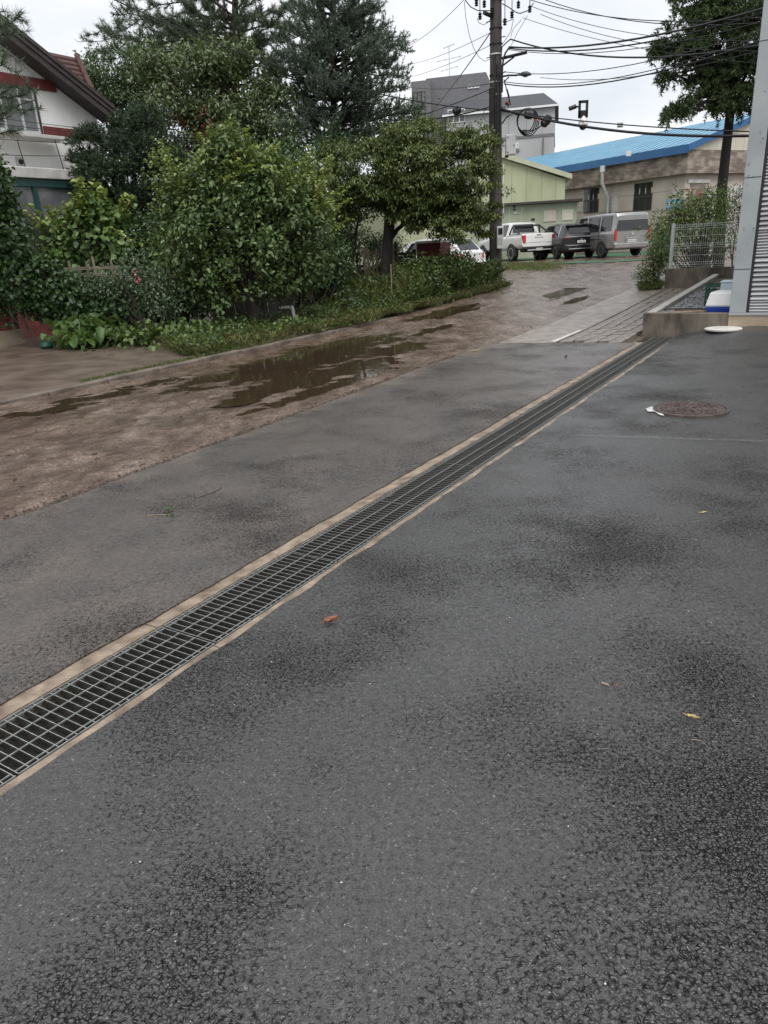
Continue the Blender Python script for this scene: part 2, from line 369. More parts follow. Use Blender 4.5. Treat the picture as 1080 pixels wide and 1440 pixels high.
# foliage
M_['mulb'] = leafmat('bush_leaf', [(.15, (0.039, 0.072, 0.026)), (.5, (0.085, 0.143, 0.047)), (.85, (0.163, 0.227, 0.078))])
M_['young'] = leafmat('young_leaf', [(.15, (.13, .19, .04)), (.5, (.24, .31, .075)), (.85, (.36, .42, .13))], trans=.3)
M_['newg'] = leafmat('new_growth_leaf', [(.15, (0.075, 0.119, 0.035)), (.5, (0.150, 0.213, 0.062)), (.85, (0.275, 0.338, 0.106))])
M_['heart'] = leafmat('heart_leaf', [(.15, (0.046, 0.098, 0.033)), (.5, (0.091, 0.169, 0.046)), (.85, (0.195, 0.286, 0.078))])
M_['ivy'] = leafmat('ivy_leaf', [(.15, (0.016, 0.042, 0.016)), (.5, (0.036, 0.081, 0.026)), (.85, (0.078, 0.137, 0.042))], rough=.35)
M_['gtree'] = leafmat('garden_tree_leaf', [(.15, (0.031, 0.063, 0.028)), (.5, (0.063, 0.109, 0.048)), (.85, (0.112, 0.168, 0.077))])
M_['hedge'] = leafmat('hedge_leaf', [(.15, (0.033, 0.058, 0.016)), (.5, (0.065, 0.104, 0.029)), (.85, (0.117, 0.150, 0.046))])
M_['rose'] = leafmat('rose_leaf', [(.15, (0.037, 0.069, 0.035)), (.5, (0.075, 0.119, 0.062)), (.85, (0.163, 0.213, 0.125))])
M_['juniper'] = leafmat('juniper_leaf', [(.15, (0.010, 0.026, 0.012)), (.5, (0.022, 0.048, 0.020)), (.85, (0.048, 0.079, 0.029))], rough=.6, trans=.08)
M_['persimmon'] = leafmat('persimmon_leaf', [(.15, (0.042, 0.068, 0.031)), (.5, (0.088, 0.127, 0.052)), (.85, (0.182, 0.227, 0.104))])
M_['pine'] = leafmat('pine_needle', [(.15, (0.036, 0.060, 0.036)), (.5, (0.067, 0.102, 0.060)), (.85, (0.114, 0.150, 0.090))], rough=.55, trans=.1)
M_['cedar'] = leafmat('cedar_needle', [(.15, (0.039, 0.062, 0.046)), (.5, (0.074, 0.108, 0.076)), (.85, (0.138, 0.178, 0.124))], rough=.55, trans=.1)
M_['maple'] = leafmat('maple_leaf', [(.15, (0.036, 0.062, 0.017)), (.45, (0.072, 0.110, 0.026)), (.75, (0.138, 0.168, 0.043)), (.95, (0.264, 0.192, 0.060))], nscale=.9)
M_['bigtree'] = leafmat('cypress_leaf', [(.15, (0.024, 0.050, 0.018)), (.5, (0.050, 0.086, 0.026)), (.85, (0.099, 0.138, 0.042))], rough=.6, trans=.1)
M_['weed'] = leafmat('weed_leaf', [(.15, (0.026, 0.054, 0.017)), (.5, (0.066, 0.114, 0.026)), (.85, (0.132, 0.180, 0.042))])
M_['grass'] = leafmat('grass_blade', [(.15, (.05, .075, .02)), (.5, (.10, .13, .035)), (.85, (.19, .19, .07))])
M_['dryweed'] = leafmat('dry_weed', [(.2, (.10, .075, .035)), (.6, (.19, .15, .07)), (.9, (.28, .22, .11))])
M_['fresh'] = leafmat('fresh_leaf', [(.15, (.055, .10, .02)), (.5, (.12, .19, .04)), (.85, (.21, .28, .075))])
M_['flower'] = leafmat('pink_petal', [(.2, (.50, .06, .10)), (.8, (.68, .18, .22))])
M_['redleaf'] = leafmat('crimson_leaf', [(.2, (.13, .012, .02)), (.8, (.22, .03, .04))])

# ------------------------------------------------------------------ the ground
def sheet(sv, tv, zf):
    mb = MB(); ns, nt_ = len(sv), len(tv)
    vs = [W(s, t, zf(s, t)) for s in sv for t in tv]
    fs = [(i*nt_+j, i*nt_+j+1, (i+1)*nt_+j+1, (i+1)*nt_+j) for i in range(ns-1) for j in range(nt_-1)]
    return mb.add(vs, fs)
class VN:                                          # small value-noise field for uneven ground
    def __init__(s, seed, n=64): s.g = np.random.default_rng(seed).random((n, n)); s.n = n
    def __call__(s, x, y):
        i, j = math.floor(x), math.floor(y); a, b = x-i, y-j; a = a*a*(3-2*a); b = b*b*(3-2*b); n = s.n; g = s.g
        return (g[i % n, j % n]*(1-a)+g[(i+1) % n, j % n]*a)*(1-b)+(g[i % n, (j+1) % n]*(1-a)+g[(i+1) % n, (j+1) % n]*a)*b
vn = VN(3); vn2 = VN(8)
sm = lambda u: max(0., min(1., u))**2*(3-2*max(0., min(1., u)))
sv = [-900, -300, -100, -40, -20] + list(np.arange(-10, 44, 1.5)) + [50, 70, 120, 300, 900, 1500]
tv = [-1200, -400, -150, -80, -45, -30, -22, -16, -12, -9.1, -6, -4, -2.62, -2.15, 0, 5, 12, 25, 50, 120, 400, 1200]
def base_z(s, t):
    d = -.05
    if -2.7 <= t <= -2.1 and s < 12.6: d = -.5      # the trench of the drain
    return gz(s) + d
tv2 = sorted(set(tv + [-2.75, -2.69, -2.64, -2.13, -2.08]))
build(sheet(sv, tv2, base_z), 'ground', M_['soil'], kind='structure')

# asphalt of the yard: two sheets either side of the drain, edges ragged where they lap the concrete lips
def yard_z(s, t):
    return .165*sm((t+2.75)/1.9)*sm((s-11.3)/1.6) + (vn(s*.9, t*.9)-.5)*.008
sR = list(np.arange(-6, 12.96, .12)) + [12.96]
tRb = [0]+list(np.cumsum([.05, .1, .15, .2, .25, .3, .4, .5, .6, .8, 1., 1.2, 1.5, 2, 3, 4]))
mb = MB(); nT = len(tRb); vs_ = []
for i, s in enumerate(sR):
    e = -2.165 + .030*(vn2(s*4, 1)-.5) + .024*(vn2(s*17, 7)-.5)
    for u in tRb: vs_.append(W(s, e+u, yard_z(s, e+u)))
mb.add(vs_, [(i*nT+j, i*nT+j+1, (i+1)*nT+j+1, (i+1)*nT+j) for i in range(len(sR)-1) for j in range(nT-1)])
yard = build(mb, 'asphalt_yard', M_['asphalt'], kind='structure', smooth=True)
mb = MB(); vs_ = []; sL = list(np.arange(-6, 11.6, .1)); NL = 14
def mud_edge(s): return -4.74 - .032*(s-2.5)
for i, s in enumerate(sL):
    e = -2.662 - .016*(vn2(s*5, 21)-.5) - .012*(vn2(s*23, 27)-.5)
    l = mud_edge(s) + .05*(vn2(s*2, 33)-.5)
    for j in range(NL+1):
        u = j/NL; t = l*(1-u) + e*u
        s2 = s + (.42*u if i == len(sL)-1 else 0)
        vs_.append(W(s2, t, .004 + (vn(s*.9, t*.9)-.5)*.008))
mb.add(vs_, [(i*(NL+1)+j, i*(NL+1)+j+1, (i+1)*(NL+1)+j+1, (i+1)*(NL+1)+j) for i in range(len(sL)-1) for j in range(NL)])
build(mb, 'asphalt_lane_edge', M_['asphalt_tan'], kind='structure', smooth=True)

# muddy lane: fine bumpy sheet with hollows, water standing in them
PUD = [(8.7, -7.2, 1.6, .70, .045), (10.9, -7.7, 1.7, .55, .042), (7.5, -6.15, .9, .35, .03), (9.0, -5.9, .9, .32, .03), (10.6, -6.4, .7, .3, .028), (6.0, -8.2, .9, .22, .02), 
       (16.2, -8.2, 1.6, .45, .05), (7.3, -5.45, 1.4, .16, .03), (13.4, -7.0, .8, .22, .03), (20.5, -6.6, 1.6, .35, .045), (18.6, -5.6, 1.0, .2, .04)]
def lane_z(s, t):
    n = (vn(s*2.1, t*3.1)-.5)*.022 + (vn2(s*6, t*8)-.5)*.022 + (vn(s*19+5, t*22)-.5)*.012
    for a, b, ra, rb, d in PUD:
        q = ((s-a)/ra)**2 + ((t-b)/rb)**2
        if q < 6: n -= d*math.exp(-q)*.9
    rut = -.010*(math.exp(-((t+6.1)/.25)**2) + math.exp(-((t+7.6)/.25)**2))
    n = n*(1-.75*sm((t-mud_edge(s)+.5)/.45)) - .022*sm((t-mud_edge(s)+.12)/.12)*(s < 12)
    return gz(s) + n + rut - .002
sv = list(np.arange(1.5, 16, .07)) + list(np.arange(16, 36, .25)); tvv = list(np.linspace(-9.02, -4.62, 64))
build(sheet(sv, tvv, lane_z), 'muddy_lane', M_['mud'], kind='structure', smooth=True)
tvv = list(np.linspace(-26, 14, 90)); svv = list(np.arange(21.5, 42, .5))
build(sheet(svv, tvv, lambda s, t: gz(s) - .012 + (vn(s*1.3, t*1.3)-.5)*.012), 'muddy_forecourt', M_['mud'], kind='structure', smooth=True)
def puddle(a, b, ra, rb, lev):
    mb = MB(); n = 40; pts = []
    for k in range(n):
        q = 2*math.pi*k/n; f = 1.7 if a < 13 else (.35+1.3*vn2(4*math.cos(q)+9+a, 4*math.sin(q)+9+b)); pts.append((a+f*ra*math.cos(q), b+f*rb*math.sin(q)))
    mb.add([W(x, y, (gz(a) if a < 13 else gz(x))+lev) for x, y in pts], [tuple(range(n))[::-1]])
    build(mb, 'puddle', M_['water'], kind='structure')
for a, b, ra, rb, d in PUD: puddle(a, b, ra, rb, -d*.36)

# ridge of washed soil along the asphalt edge
mb = MB()
for k in range(2200):
    s = 2.0 + 8.2*rng.random(); dens = vn2(s*1.3, 50)*vn(s*5, 3)
    if rng.random() > .25+1.6*dens: continue
    t = mud_edge(s) + .01 - abs(rng.normal(0, .055)); r = .003 + .011*rng.random()**2
    c = W(s, t, .004); d = rng.normal(0, .25, 3)
    mb.lathe([(r*.9, -.004), (r*(1+.3*d[0]), r*.2), (r*.5, r*(.4+.2*d[1])), (r*.1, r*(.5+.2*d[2]))], 6, c, X=E1)
build(mb, 'soil_ridge', M_['mudlump'], kind='stuff', smooth=True)
o = bpy.data.objects['soil_ridge']; o['label'] = 'dark washed soil lying along the asphalt edge'; 

# pavement in front of the house and the flush kerb
mb = sheet(list(np.arange(-2, 12.6, .5)), list(np.linspace(-16, -9.2, 24)), lambda s, t: .035 + (vn(s, t)-.5)*.03 + .012*(-9.2-t))
build(mb, 'pavement', M_['pave'], kind='structure', smooth=True)
kr = thing('kerb', None, None); kr['kind'] = 'structure'
mb = MB(); mb.box((0, 0, 0), (.96, .15, .16)); k0 = build(mb, 'kerb_stone', M_['kerb'], kr, bevel=.012)
mb = MB()
for i in range(19):
    s = -1.5 + i*.98; p = W(s, -9.12, -.03 + .006*rng.normal())
    ro = (0, 0, math.pi/2 - A_ + .006*rng.normal())
    if i == 0: k0.location = p; k0.rotation_euler = ro
    else: link_copy(k0, kr, p, ro)

# drain: concrete lips, channel, and one grating panel after another
dr = thing('drain_channel', None, None); dr['kind'] = 'structure'
S0, S1 = -3.9, 12.05
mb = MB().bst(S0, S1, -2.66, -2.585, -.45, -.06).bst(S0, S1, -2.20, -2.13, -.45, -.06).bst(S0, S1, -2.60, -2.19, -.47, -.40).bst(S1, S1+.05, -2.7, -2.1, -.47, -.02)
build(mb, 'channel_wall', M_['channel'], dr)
cuts = [S0, 1.955, 3.94, 5.9, 7.9, 9.9, S1]
for a, b in zip(cuts[:-1], cuts[1:]):
    mb = MB(); ss = list(np.arange(a+.004, b-.004, .1)) + [b-.004]
    for lo, hi in ((-2.72, -2.578), (-2.203, -2.09)):
        vv = []; n = len(ss)
        for s in ss:
            wob = .004*(vn2(s*6, lo)-.5)
            l, h = (lo, hi+wob) if lo < -2.6 else (lo+wob, hi)
            vv += [W(s, l, -.07), W(s, h, -.07), W(s, h, -.0035), W(s, l, -.0035)]
        ff = []
        for i in range(n-1):
            for k in range(4): ff.append((i*4+k, (i+1)*4+k, (i+1)*4+(k+1) % 4, i*4+(k+1) % 4))
        ff += [(0, 1, 2, 3), ((n-1)*4+3, (n-1)*4+2, (n-1)*4+1, (n-1)*4)]
        mb2 = MB().add(vv, ff)
        build(mb2, 'concrete_lip', M_['edge'], dr)
PIT = .98; NB = 24; TW = .352
def grating(i, s):
    own = {4: 'steel grating panel ending at the open crack in the concrete lip', 5: 'steel grating panel starting at the open crack, beside the curled brown leaf',
           13: 'steel grating panel lying over the teal plastic sheet', 14: 'last steel grating panel over the dark green sheet by the planter'}
    g = thing('drain_grating', own.get(i, 'galvanised steel bar grating panel laid in the long drain'), 'grating', W(s, -2.39, -.004), math.pi/2-A_, 'grating panels along the drain')
    return g
proto = None
for i in range(2, 16):
    s = 1.0 - 4*PIT + i*PIT
    if s > 11.9: break
    g = grating(i, s)
    if proto is None:
        proto = g; hw = TW/2
        mb = MB().box((PIT/2, hw-.0025, -.016), (PIT-.012, .004, .032)); fr = build(mb, 'side_bar', M_['galv'], g, local=True)
        link_copy(fr, g, (0, -TW+.005, 0))
        mb = MB().box((0, 0, -.0175), (.0036, TW-.010, .033)); bb = build(mb, 'bearing_bar', M_['bar_shade'], g, local=True); bb.location = (.006, 0, 0)
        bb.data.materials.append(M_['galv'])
        for f_ in bb.data.polygons: f_.material_index = 1 if f_.normal.z > .5 else 0  # bar sides take the painted shade, top faces plain galvanised steel
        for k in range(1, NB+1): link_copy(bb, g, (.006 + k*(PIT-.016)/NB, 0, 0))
        mb = MB().box((PIT/2, 0, -.0035), (PIT-.012, .0042, .005)); cb = build(mb, 'cross_bar', M_['galv'], g, local=True); cb.location = (0, -.15, .0012)
        for y in (-.05, .05, .15): link_copy(cb, g, (0, y, .0012))
    else:
        for ch in proto.children: c = ch.copy(); COL.objects.link(c); c.parent = g
mb = MB()
for k in range(60):
    s = .9+10.5*rng.random()**.8; t = -2.555+.33*rng.random() if k % 3 else (-2.572 if k % 2 else -2.212); z = .003 if rng.random() < .35 else -.036
    a = 6.28*rng.random(); l = .012+.022*rng.random(); c = W(s, t, z); d_ = np.array([math.cos(a), math.sin(a), .15*rng.normal()]); n_ = np.array([-math.sin(a), math.cos(a), .2])
    mb.slab([c-d_*l, c-n_*l*.45, c+d_*l, c+n_*l*.45], (0, 0, .0012))
o = build(mb, 'drain_litter', M_['mudlump'], kind='stuff'); o['label'] = 'brown leaf scraps caught in the drain grating'
mb = MB().bst(9.9, 10.9, -2.57, -2.22, -.052, -.046); build(mb, 'plastic_sheet', M_['teal'], label='teal plastic sheet caught under the far grating bars', cat='sheet')
mb = MB().bst(11.0, 11.9, -2.57, -2.22, -.052, -.046); build(mb, 'plastic_sheet', M_['greenp'], label='dark green plastic sheet under the last grating panel', cat='sheet')

# slab strip and pavers past the asphalt
sl = thing('slab_strip', None, None); sl['kind'] = 'structure'
for i in range(6):
    a = 11.75 + i*1.9
    mb = MB(); q = [(a+.01, -4.86), (a+.01, -3.92), (a+1.89, -3.92), (a+1.89, -4.86)]
    if i == 0: q[0] = (11.56, -4.86); q[1] = (11.74, -3.92)
    mb.hexa([W(x, y, gz(x)-.1) for x, y in q], [W(x, y, gz(x)+.012) for x, y in q]); build(mb, 'slab', M_['strip'], sl, bevel=.006)
pv = thing('paver_strip', None, None); pv['kind'] = 'structure'
mb = MB().box((0, 0, -.03), (.386, .184, .07)); pav = build(mb, 'paver', M_['paver'], pv, bevel=.008, local=True); first = True
for r in range(5):
    t = -3.80 + r*.203
    for k in range(27):
        s = 12.05 + (r % 2)*.2 + k*.4
        if r < 1 and k > 24: continue
        p = W(s, t, gz(s) + .004 + .004*rng.normal()); ro = (.012*rng.normal(), .012*rng.normal() - .034*(s > 14), math.pi/2-A_+.008*rng.normal())
        if first: pav.location = p; pav.rotation_euler = ro; first = False
        else: link_copy(pav, pv, p, ro)
mb = MB(); q = [(11.78, -4.02), (11.80, -3.93), (13.3, -3.93), (13.3, -3.99)]
mb.quad(*[W(x, y, gz(x)+.0165) for x, y in q][::-1])
build(mb, 'painted_line', M_['paintw'], label='short white painted line on the slab strip', cat='road marking')
# faint painted line across the yard and chip of white paint by the manhole
mb = MB(); n = 40; vv = []
for i in range(n+1):
    u = i/n; a = G(800, 613)*(1-u) + G(1085, 622)*u; wd = .016 + .012*vn2(i*.7, 3)
    for sg in (-1, 1): vv.append(a + E1*sg*wd + np.array([0, 0, .010]))
mb.add(vv, [(2*i, 2*i+2, 2*i+3, 2*i+1) for i in range(n)])
def faint_mat():
    m, t = nodes('faint_chalk')
    pos = nd(t, 'ShaderNodeNewGeometry').outputs['Position']
    a = ramp(t, noise(t, pos, 55, 4, .7), [(.42, 0.), (.66, .34)])
    p = nd(t, 'ShaderNodeBsdfPrincipled', {'Base Color': (.30, .29, .28, 1), 'Roughness': .6, 'Alpha': a})
    out(t, p.outputs[0]); return m
M_['chalk'] = faint_mat()
build(mb, 'worn_line', M_['chalk'], label='faint worn pale line across the dark asphalt', cat='road marking')
mb = MB(); mc = (G(920, 577)+G(1025, 577)+G(970, 566)+G(970, 588))/4
pts = [(908, 576), (916, 573), (924, 575), (930, 580), (934, 586), (928, 585), (920, 580), (911, 580)]
mb.quad(*[G(*p)+np.array([0, 0, .0105]) for p in pts][::-1]); build(mb, 'paint_splash', M_['paintw'], label='white paint splash at the edge of the rusty manhole', cat='paint mark')
# manhole
mh = thing('manhole_cover', 'rust brown round cast iron manhole cover with raised pattern', 'manhole', (mc[0], mc[1], .006))
zq = .008
mb = MB().lathe([(.345, -.03), (.345, .004), (.322, .004), (.322, -.004), (.318, -.004)], 48, (0, 0, zq)); build(mb, 'frame_ring', M_['rust'], mh, smooth=True, local=True)
mb = MB().lathe([(.314, -.02), (.314, .002), (.30, .006), (.29, .002), (.05, .002)], 48, (0, 0, zq)); build(mb, 'lid', M_['rust'], mh, smooth=True, local=True)
mb = MB()
for rr, n in ((.265, 26), (.215, 20), (.165, 15), (.115, 10), (.06, 5)):
    for k in range(n):
        a = 2*math.pi*(k+.25*(n % 3))/n; c = (rr*math.cos(a), rr*math.sin(a), zq+.006)
        mb.box(c, (.030, .040, .009), a)
build(mb, 'raised_pattern', M_['rust'], mh, local=True, bevel=.003)
lc = W(12.72, -1.50); lz = yard_z(12.72, -1.5)
ld = thing('round_lid', 'pale round lid lying on the asphalt before the concrete footing', 'lid', (lc[0], lc[1], lz+.012))
build(MB().lathe([(.26, -.01), (.275, .0), (.278, .018), (.262, .026), (.1, .028), (.02, .028)], 40, (0, 0, 0)), 'lid_plate', M_['lid'], ld, smooth=True, local=True)
build(MB().lathe([(.262, -.014), (.262, .002), (.25, .003)], 40, (0, 0, -.004)), 'rim', M_['dark'], ld, local=True)

# ------------------------------------------------------------------ right: planter, low wall, fence, grey shed
SP = 12.966
pl = thing('planter', 'low weathered concrete planter wall filled with gravel beside the grey shed', 'planter', W(SP, -2.1, 0))
build(MB().bst(SP, SP+.16, -2.80, -1.475, -.1, .356), 'front_wall', M_['wallc'], pl, bevel=.012)
# kerb climbing beside the pavers
mb = MB(); q = []
ke = [(SP+.163, .335), (20.6, .60)]
for (s, z) in ke: q.append((s, z))
b_ = [W(ke[0][0], -2.80, -.1), W(ke[0][0], -2.66, -.1), W(ke[1][0], -2.66, .1), W(ke[1][0], -2.80, .1)]
t_ = [W(ke[0][0], -2.80, .345), W(ke[0][0], -2.66, .345), W(ke[1][0], -2.66, .56), W(ke[1][0], -2.80, .56)]
build(MB().hexa(b_, t_), 'side_kerb', M_['kerblight'], pl, bevel=.01)
build(MB().hexa([W(SP+.163, -2.655, -.1), W(SP+.163, -.9, -.1), W(20.6, -.9, .1), W(20.6, -2.655, .1)],
                [W(SP+.163, -2.655, .26), W(SP+.163, -.9, .26), W(20.6, -.9, .46), W(20.6, -2.655, .46)]), 'soil_fill', M_['soil'], pl)
mb = MB()
for k in range(3200):
    s = SP+.18 + 5.5*rng.random()**1.6; t = -2.63 + 1.2*rng.random(); z = .262 + .0269*(s-SP) + .018*rng.random()
    r = .013 + .016*rng.random(); d = 1+.35*rng.normal(size=4)
    mb.lathe([(r*.5*d[0], -r*.6), (r*d[1], -.1*r), (r*.9*d[2], .35*r), (r*.4*d[3], .75*r)], 5, W(s, t, z), X=W(math.cos(k), math.sin(k)))
gv = build(mb, 'gravel', M_['stone'], kind='stuff'); gv['label'] = 'grey gravel filling the concrete planter'
def stick(name, pts, r, label, mat='stick', cat='stick', group=None):
    return build(MB().tube(pts, r, 6), name, M_[mat], label=label, cat=cat, group=group, smooth=True)
def pz(s): return .262 + .0269*(s-SP)
stick('wooden_stick', [W(SP+.35, -2.6, pz(SP+.35)+.05), W(SP+.45, -2.3, pz(SP+.5)+.055), W(SP+.62, -1.75, pz(SP+.6)+.05)], .022, 'thin brown stick on the gravel just behind the planter front wall')
build(MB().bst(SP+.8, SP+.98, -2.45, -1.72, pz(SP+.9)+.03, pz(SP+.9)+.055), 'wooden_board', M_['stick'], label='short pale board on the gravel behind the stick', cat='board', bevel=.004)
stick('dark_pipe', [W(SP+.75, -2.62, pz(SP+.8)+.07), W(SP+.78, -2.2, pz(SP+.8)+.075), W(SP+.72, -1.75, pz(SP+.8)+.07)], .014, 'dark thin pipe lying beside the board on the gravel', 'dark', 'pipe')
# tub, foam box, crate
tb = thing('storage_tub', 'white tapered tub with blue base standing on the gravel', 'tub', W(SP+.62, -1.62, pz(SP+.6)+.02), math.pi/2-A_-.10)
def frustum(x0, y0, x1, y1, z0, z1):
    return MB().hexa([(-x0, -y0, z0), (x0, -y0, z0), (x0, y0, z0), (-x0, y0, z0)], [(-x1, -y1, z1), (x1, -y1, z1), (x1, y1, z1), (-x1, y1, z1)])
build(frustum(.26, .20, .30, .245, 0, .12), 'base', M_['blue'], tb, local=True, bevel=.02)
build(frustum(.30, .25, .235, .20, .123, .36), 'cover', M_['white'], tb, local=True, bevel=.035)
fb = thing('foam_box', 'pale blue foam box with dark print behind the white tub', 'box', W(SP+1.45, -1.55, pz(SP+1.4)+.02), math.pi/2-A_)
build(MB().box((0, 0, .22), (.36, .5, .40)), 'box_body', M_['paleblue'], fb, local=True, bevel=.015)
build(MB().box((0, 0, .437), (.38, .52, .03)), 'lid', M_['paleblue'], fb, local=True, bevel=.01)
mb = MB()
for i, y in enumerate((.19, .165, .14, .05, .02, -.01)): mb.box((-.1815, y, .29), (.003, .016, .03 if i != 1 else .02))
build(mb, 'print_marks', M_['dark'], fb, local=True)
cr_ = thing('plastic_crate', 'dark green plastic crate standing next to the foam box', 'crate', W(SP+1.75, -1.93, pz(SP+1.6)+.02), math.pi/2-A_)
for z in (.05, .15, .25, .35): build(MB().box((-.17, 0, z), (.012, .28, .05)).box((.17, 0, z), (.012, .28, .05)).box((0, -.14, z), (.34, .012, .05)).box((0, .14, z), (.34, .012, .05)), 'slat', M_['greenp'], cr_, local=True)
build(MB().box((-.17, -.14, .20), (.03, .03, .39)).box((.17, -.14, .20), (.03, .03, .39)).box((-.17, .14, .20), (.03, .03, .39)).box((.17, .14, .20), (.03, .03, .39)).box((0, 0, .015), (.33, .27, .02)), 'corner_frame', M_['greenp'], cr_, local=True)

# low wall and mesh fence
SW = 20.65
fl = at_s(936, 378, SW); zt = float(fl[2]); tl = ST(fl)[1]
lw = build(MB().bst(SW, SW+.18, tl, 3.2, .0, zt), 'low_wall', M_['wallc'], bevel=.01, label='low stained concrete wall under the white mesh fence', cat='wall')
ft = float(at_s(945, 316, SW+.09)[2]); fx = ST(at_s(945, 345, SW+.09))[1]
fn = thing('mesh_fence', 'white coated wire mesh fence on the low concrete wall', 'fence', W(SW+.09, fx, zt))
def hw(name, mb, mat, par, **k): return build(mb, name, mat, par, **k)
for t in (fx, fx+2.0, fx+4.0, fx+6.):
    build(MB().tube([W(SW+.09, t, zt-.02), W(SW+.09, t, ft+.03)], .045, 12), 'post', M_['fence'], fn, smooth=True)
FH = ft-zt
bend = lambda u: .045*sum(max(0, 1-abs(u-c)/.05) for c in (.08, .5, .93))
mb = MB(); zs = sorted([.02, .03, .08, .13, .25, .38, .45, .5, .55, .68, .8, .88, .93, .98, 1.0])
vwire = None
for k in range(118):
    t = fx+.05+k*.05
    if vwire is None:
        m1 = MB().tube([W(SW+.09-bend(u), t, zt+u*FH) for u in zs], .0032, 4); vwire = build(m1, 'vertical_wire', M_['fence'], fn)
    else: link_copy(vwire, fn, tuple((E2*(k*.05))))
for u in (.03, .08, .13, .29, .45, .5, .55, .72, .88, .93, .98):
    build(MB().tube([W(SW+.083-bend(u), fx, zt+u*FH), W(SW+.083-bend(u), fx+5.95, zt+u*FH)], .0038, 4), 'horizontal_wire', M_['fence'], fn)

# grey shed with corner column and louvred front
gs = thing('grey_shed', 'grey steel shed with louvred front on a tan concrete footing', 'shed', W(SP, 1., 0))
ZF = .352; HT = 7.2
build(MB().bst(SP, SP+8, -1.47, 6, -.1, ZF-.03), 'footing', M_['footing'], gs)
build(MB().bst(SP-.02, SP+8, -1.475, 6.02, ZF-.028, ZF+.012), 'base_flashing', M_['greysteel'], gs, bevel=.004)
build(MB().bst(SP-.015, SP+.22, -1.47, -1.228, ZF+.012, HT), 'corner_column', M_['greysteel'], gs, bevel=.008)
for z in (1.02, 2.33, 4.1): build(MB().bst(SP-.019, SP-.0155, -1.466, -1.232, z, z+.008), 'column_seam', M_['dark'], gs)
mb = MB()
for k in range(26):
    z = 1.1+4.2*rng.random(); t = -1.45+.2*rng.random(); h = .02+.05*rng.random()
    mb.bst(SP-.0182, SP-.0153, t, t+.012+.02*rng.random(), z, z+h)
build(mb, 'paint_chips', M_['galv'], gs, kind='stuff')
build(MB().bst(SP+.05, SP+.08, -1.224, 6, ZF+.012, HT), 'backing_panel', M_['dark'], gs)
build(MB().bst(SP-.012, SP+.049, -1.224, -1.19, ZF+.012, HT), 'door_jamb', M_['dark'], gs)
# slats: groups of deep louvres and shallow ribs
def slat(z, deep):
    t0, t1 = -1.188, 3.4
    if deep: q = [(SP+.045, z+.02), (SP+.0, z), (SP-.006, z+.012), (SP+.035, z+.058)]
    else: q = [(SP+.045, z), (SP+.012, z+.004), (SP+.004, z+.02), (SP+.018, z+.036), (SP+.045, z+.04)]
    return MB().slab([W(a, t0, b) for a, b in q], E2*(t1-t0))
def zpx(py): return float(at_s(1062, py, SP)[2])
groups = [(442, 422, 0), (422, 362, 1), (362, 324, 0), (324, 262, 1), (262, 225, 0), (225, 160, 1), (160, 120, 0), (120, 60, 1), (60, -20, 0), (-20, -90, 1)]
for a, b, deep in groups:
    z0, z1 = max(zpx(a), ZF+.02), zpx(b); step = .068 if deep else .041
    n = max(1, int((z1-z0)/step))
    for k in range(n): build(slat(z0+k*(z1-z0)/n, deep), 'slat', M_['shutter'], gs)
build(MB().bst(SP+.08, SP+8, -1.44, -1.40, ZF+.012, HT).bst(SP+.08, SP+8, 5.9, 5.94, ZF+.012, HT).bst(SP+7.96, SP+8, -1.38, 5.88, ZF+.012, HT), 'side_wall', M_['greysteel'], gs)
build(MB().bst(SP-.15, SP+8.1, -1.6, 6.1, HT, HT+.12), 'roof', M_['greysteel'], gs)
pb = at_s(1033, 374, 17.0); pt = ST(pb)[1]
build(MB().bst(17., 17.16, pt, pt+.2, .2, 4.2), 'grey_post', M_['shutter'], label='slim pale grey steel post behind the shed column', cat='post', bevel=.006)

# ------------------------------------------------------------------ left: white house
TH = -18.0                                        # plane of the house front, parallel to the lane
def HP(px, py, t=TH): p = at_t(px, py, t); s_, _ = ST(p); return s_, float(p[2])
hs = thing('white_house', 'white gabled house with red trim behind the garden trees', 'house', W(11, TH-3, 0))
sA, zA = HP(-10, 32, TH+.5); sB, zB = HP(160, 166, TH+.5)           # underside line of the verge
slope = (zB-zA)/(sB-sA); sR_ = sB-6.2; zR = zB - slope*6.2
sWR = HP(141, 193)[0]; zW = HP(141, 193)[1]
wall_poly = [(sR_-5.6, -.1), (sWR, -.1), (sWR, zB+slope*(sWR-sB)-.05), (sR_, zR-.05), (sR_-5.6, zB+slope*(sWR-sB)-.05)]
build(MB().slab([W(a, TH, b) for a, b in wall_poly], -E2*.25), 'front_wall', M_['housewall'], hs)
build(MB().bst(sWR-.25, sWR-.002, TH-8, TH-.252, -.1, zB+slope*(sWR-sB)-.06), 'side_wall', M_['housewall'], hs)
# roof plane right and left, fascia with stepped boards
def roof_pl(sgn, t0, t1, dz, th):
    sE = sB if sgn > 0 else 2*sR_-sB
    q = [W(sR_, t0, zR+dz), W(sE, t0, zB+dz), W(sE, t1, zB+dz), W(sR_, t1, zR+dz)]
    return MB().slab(q, (0, 0, th))
for sg in (1, -1):
    build(roof_pl(sg, TH+.42, TH-8.2, .16, .10), 'roof', M_['rooftile'], hs)
    for k, (t0, dz, th) in enumerate(((TH+.55, -.10, .16), (TH+.585, .062, .12), (TH+.62, .184, .10))):
        build(roof_pl(sg, t0, TH+.425+.0*k, dz, th), 'fascia_board', M_['fascia'], hs)
    build(roof_pl(sg, TH+.42, TH+.003, -.06, .05), 'soffit', M_['fascia'], hs)
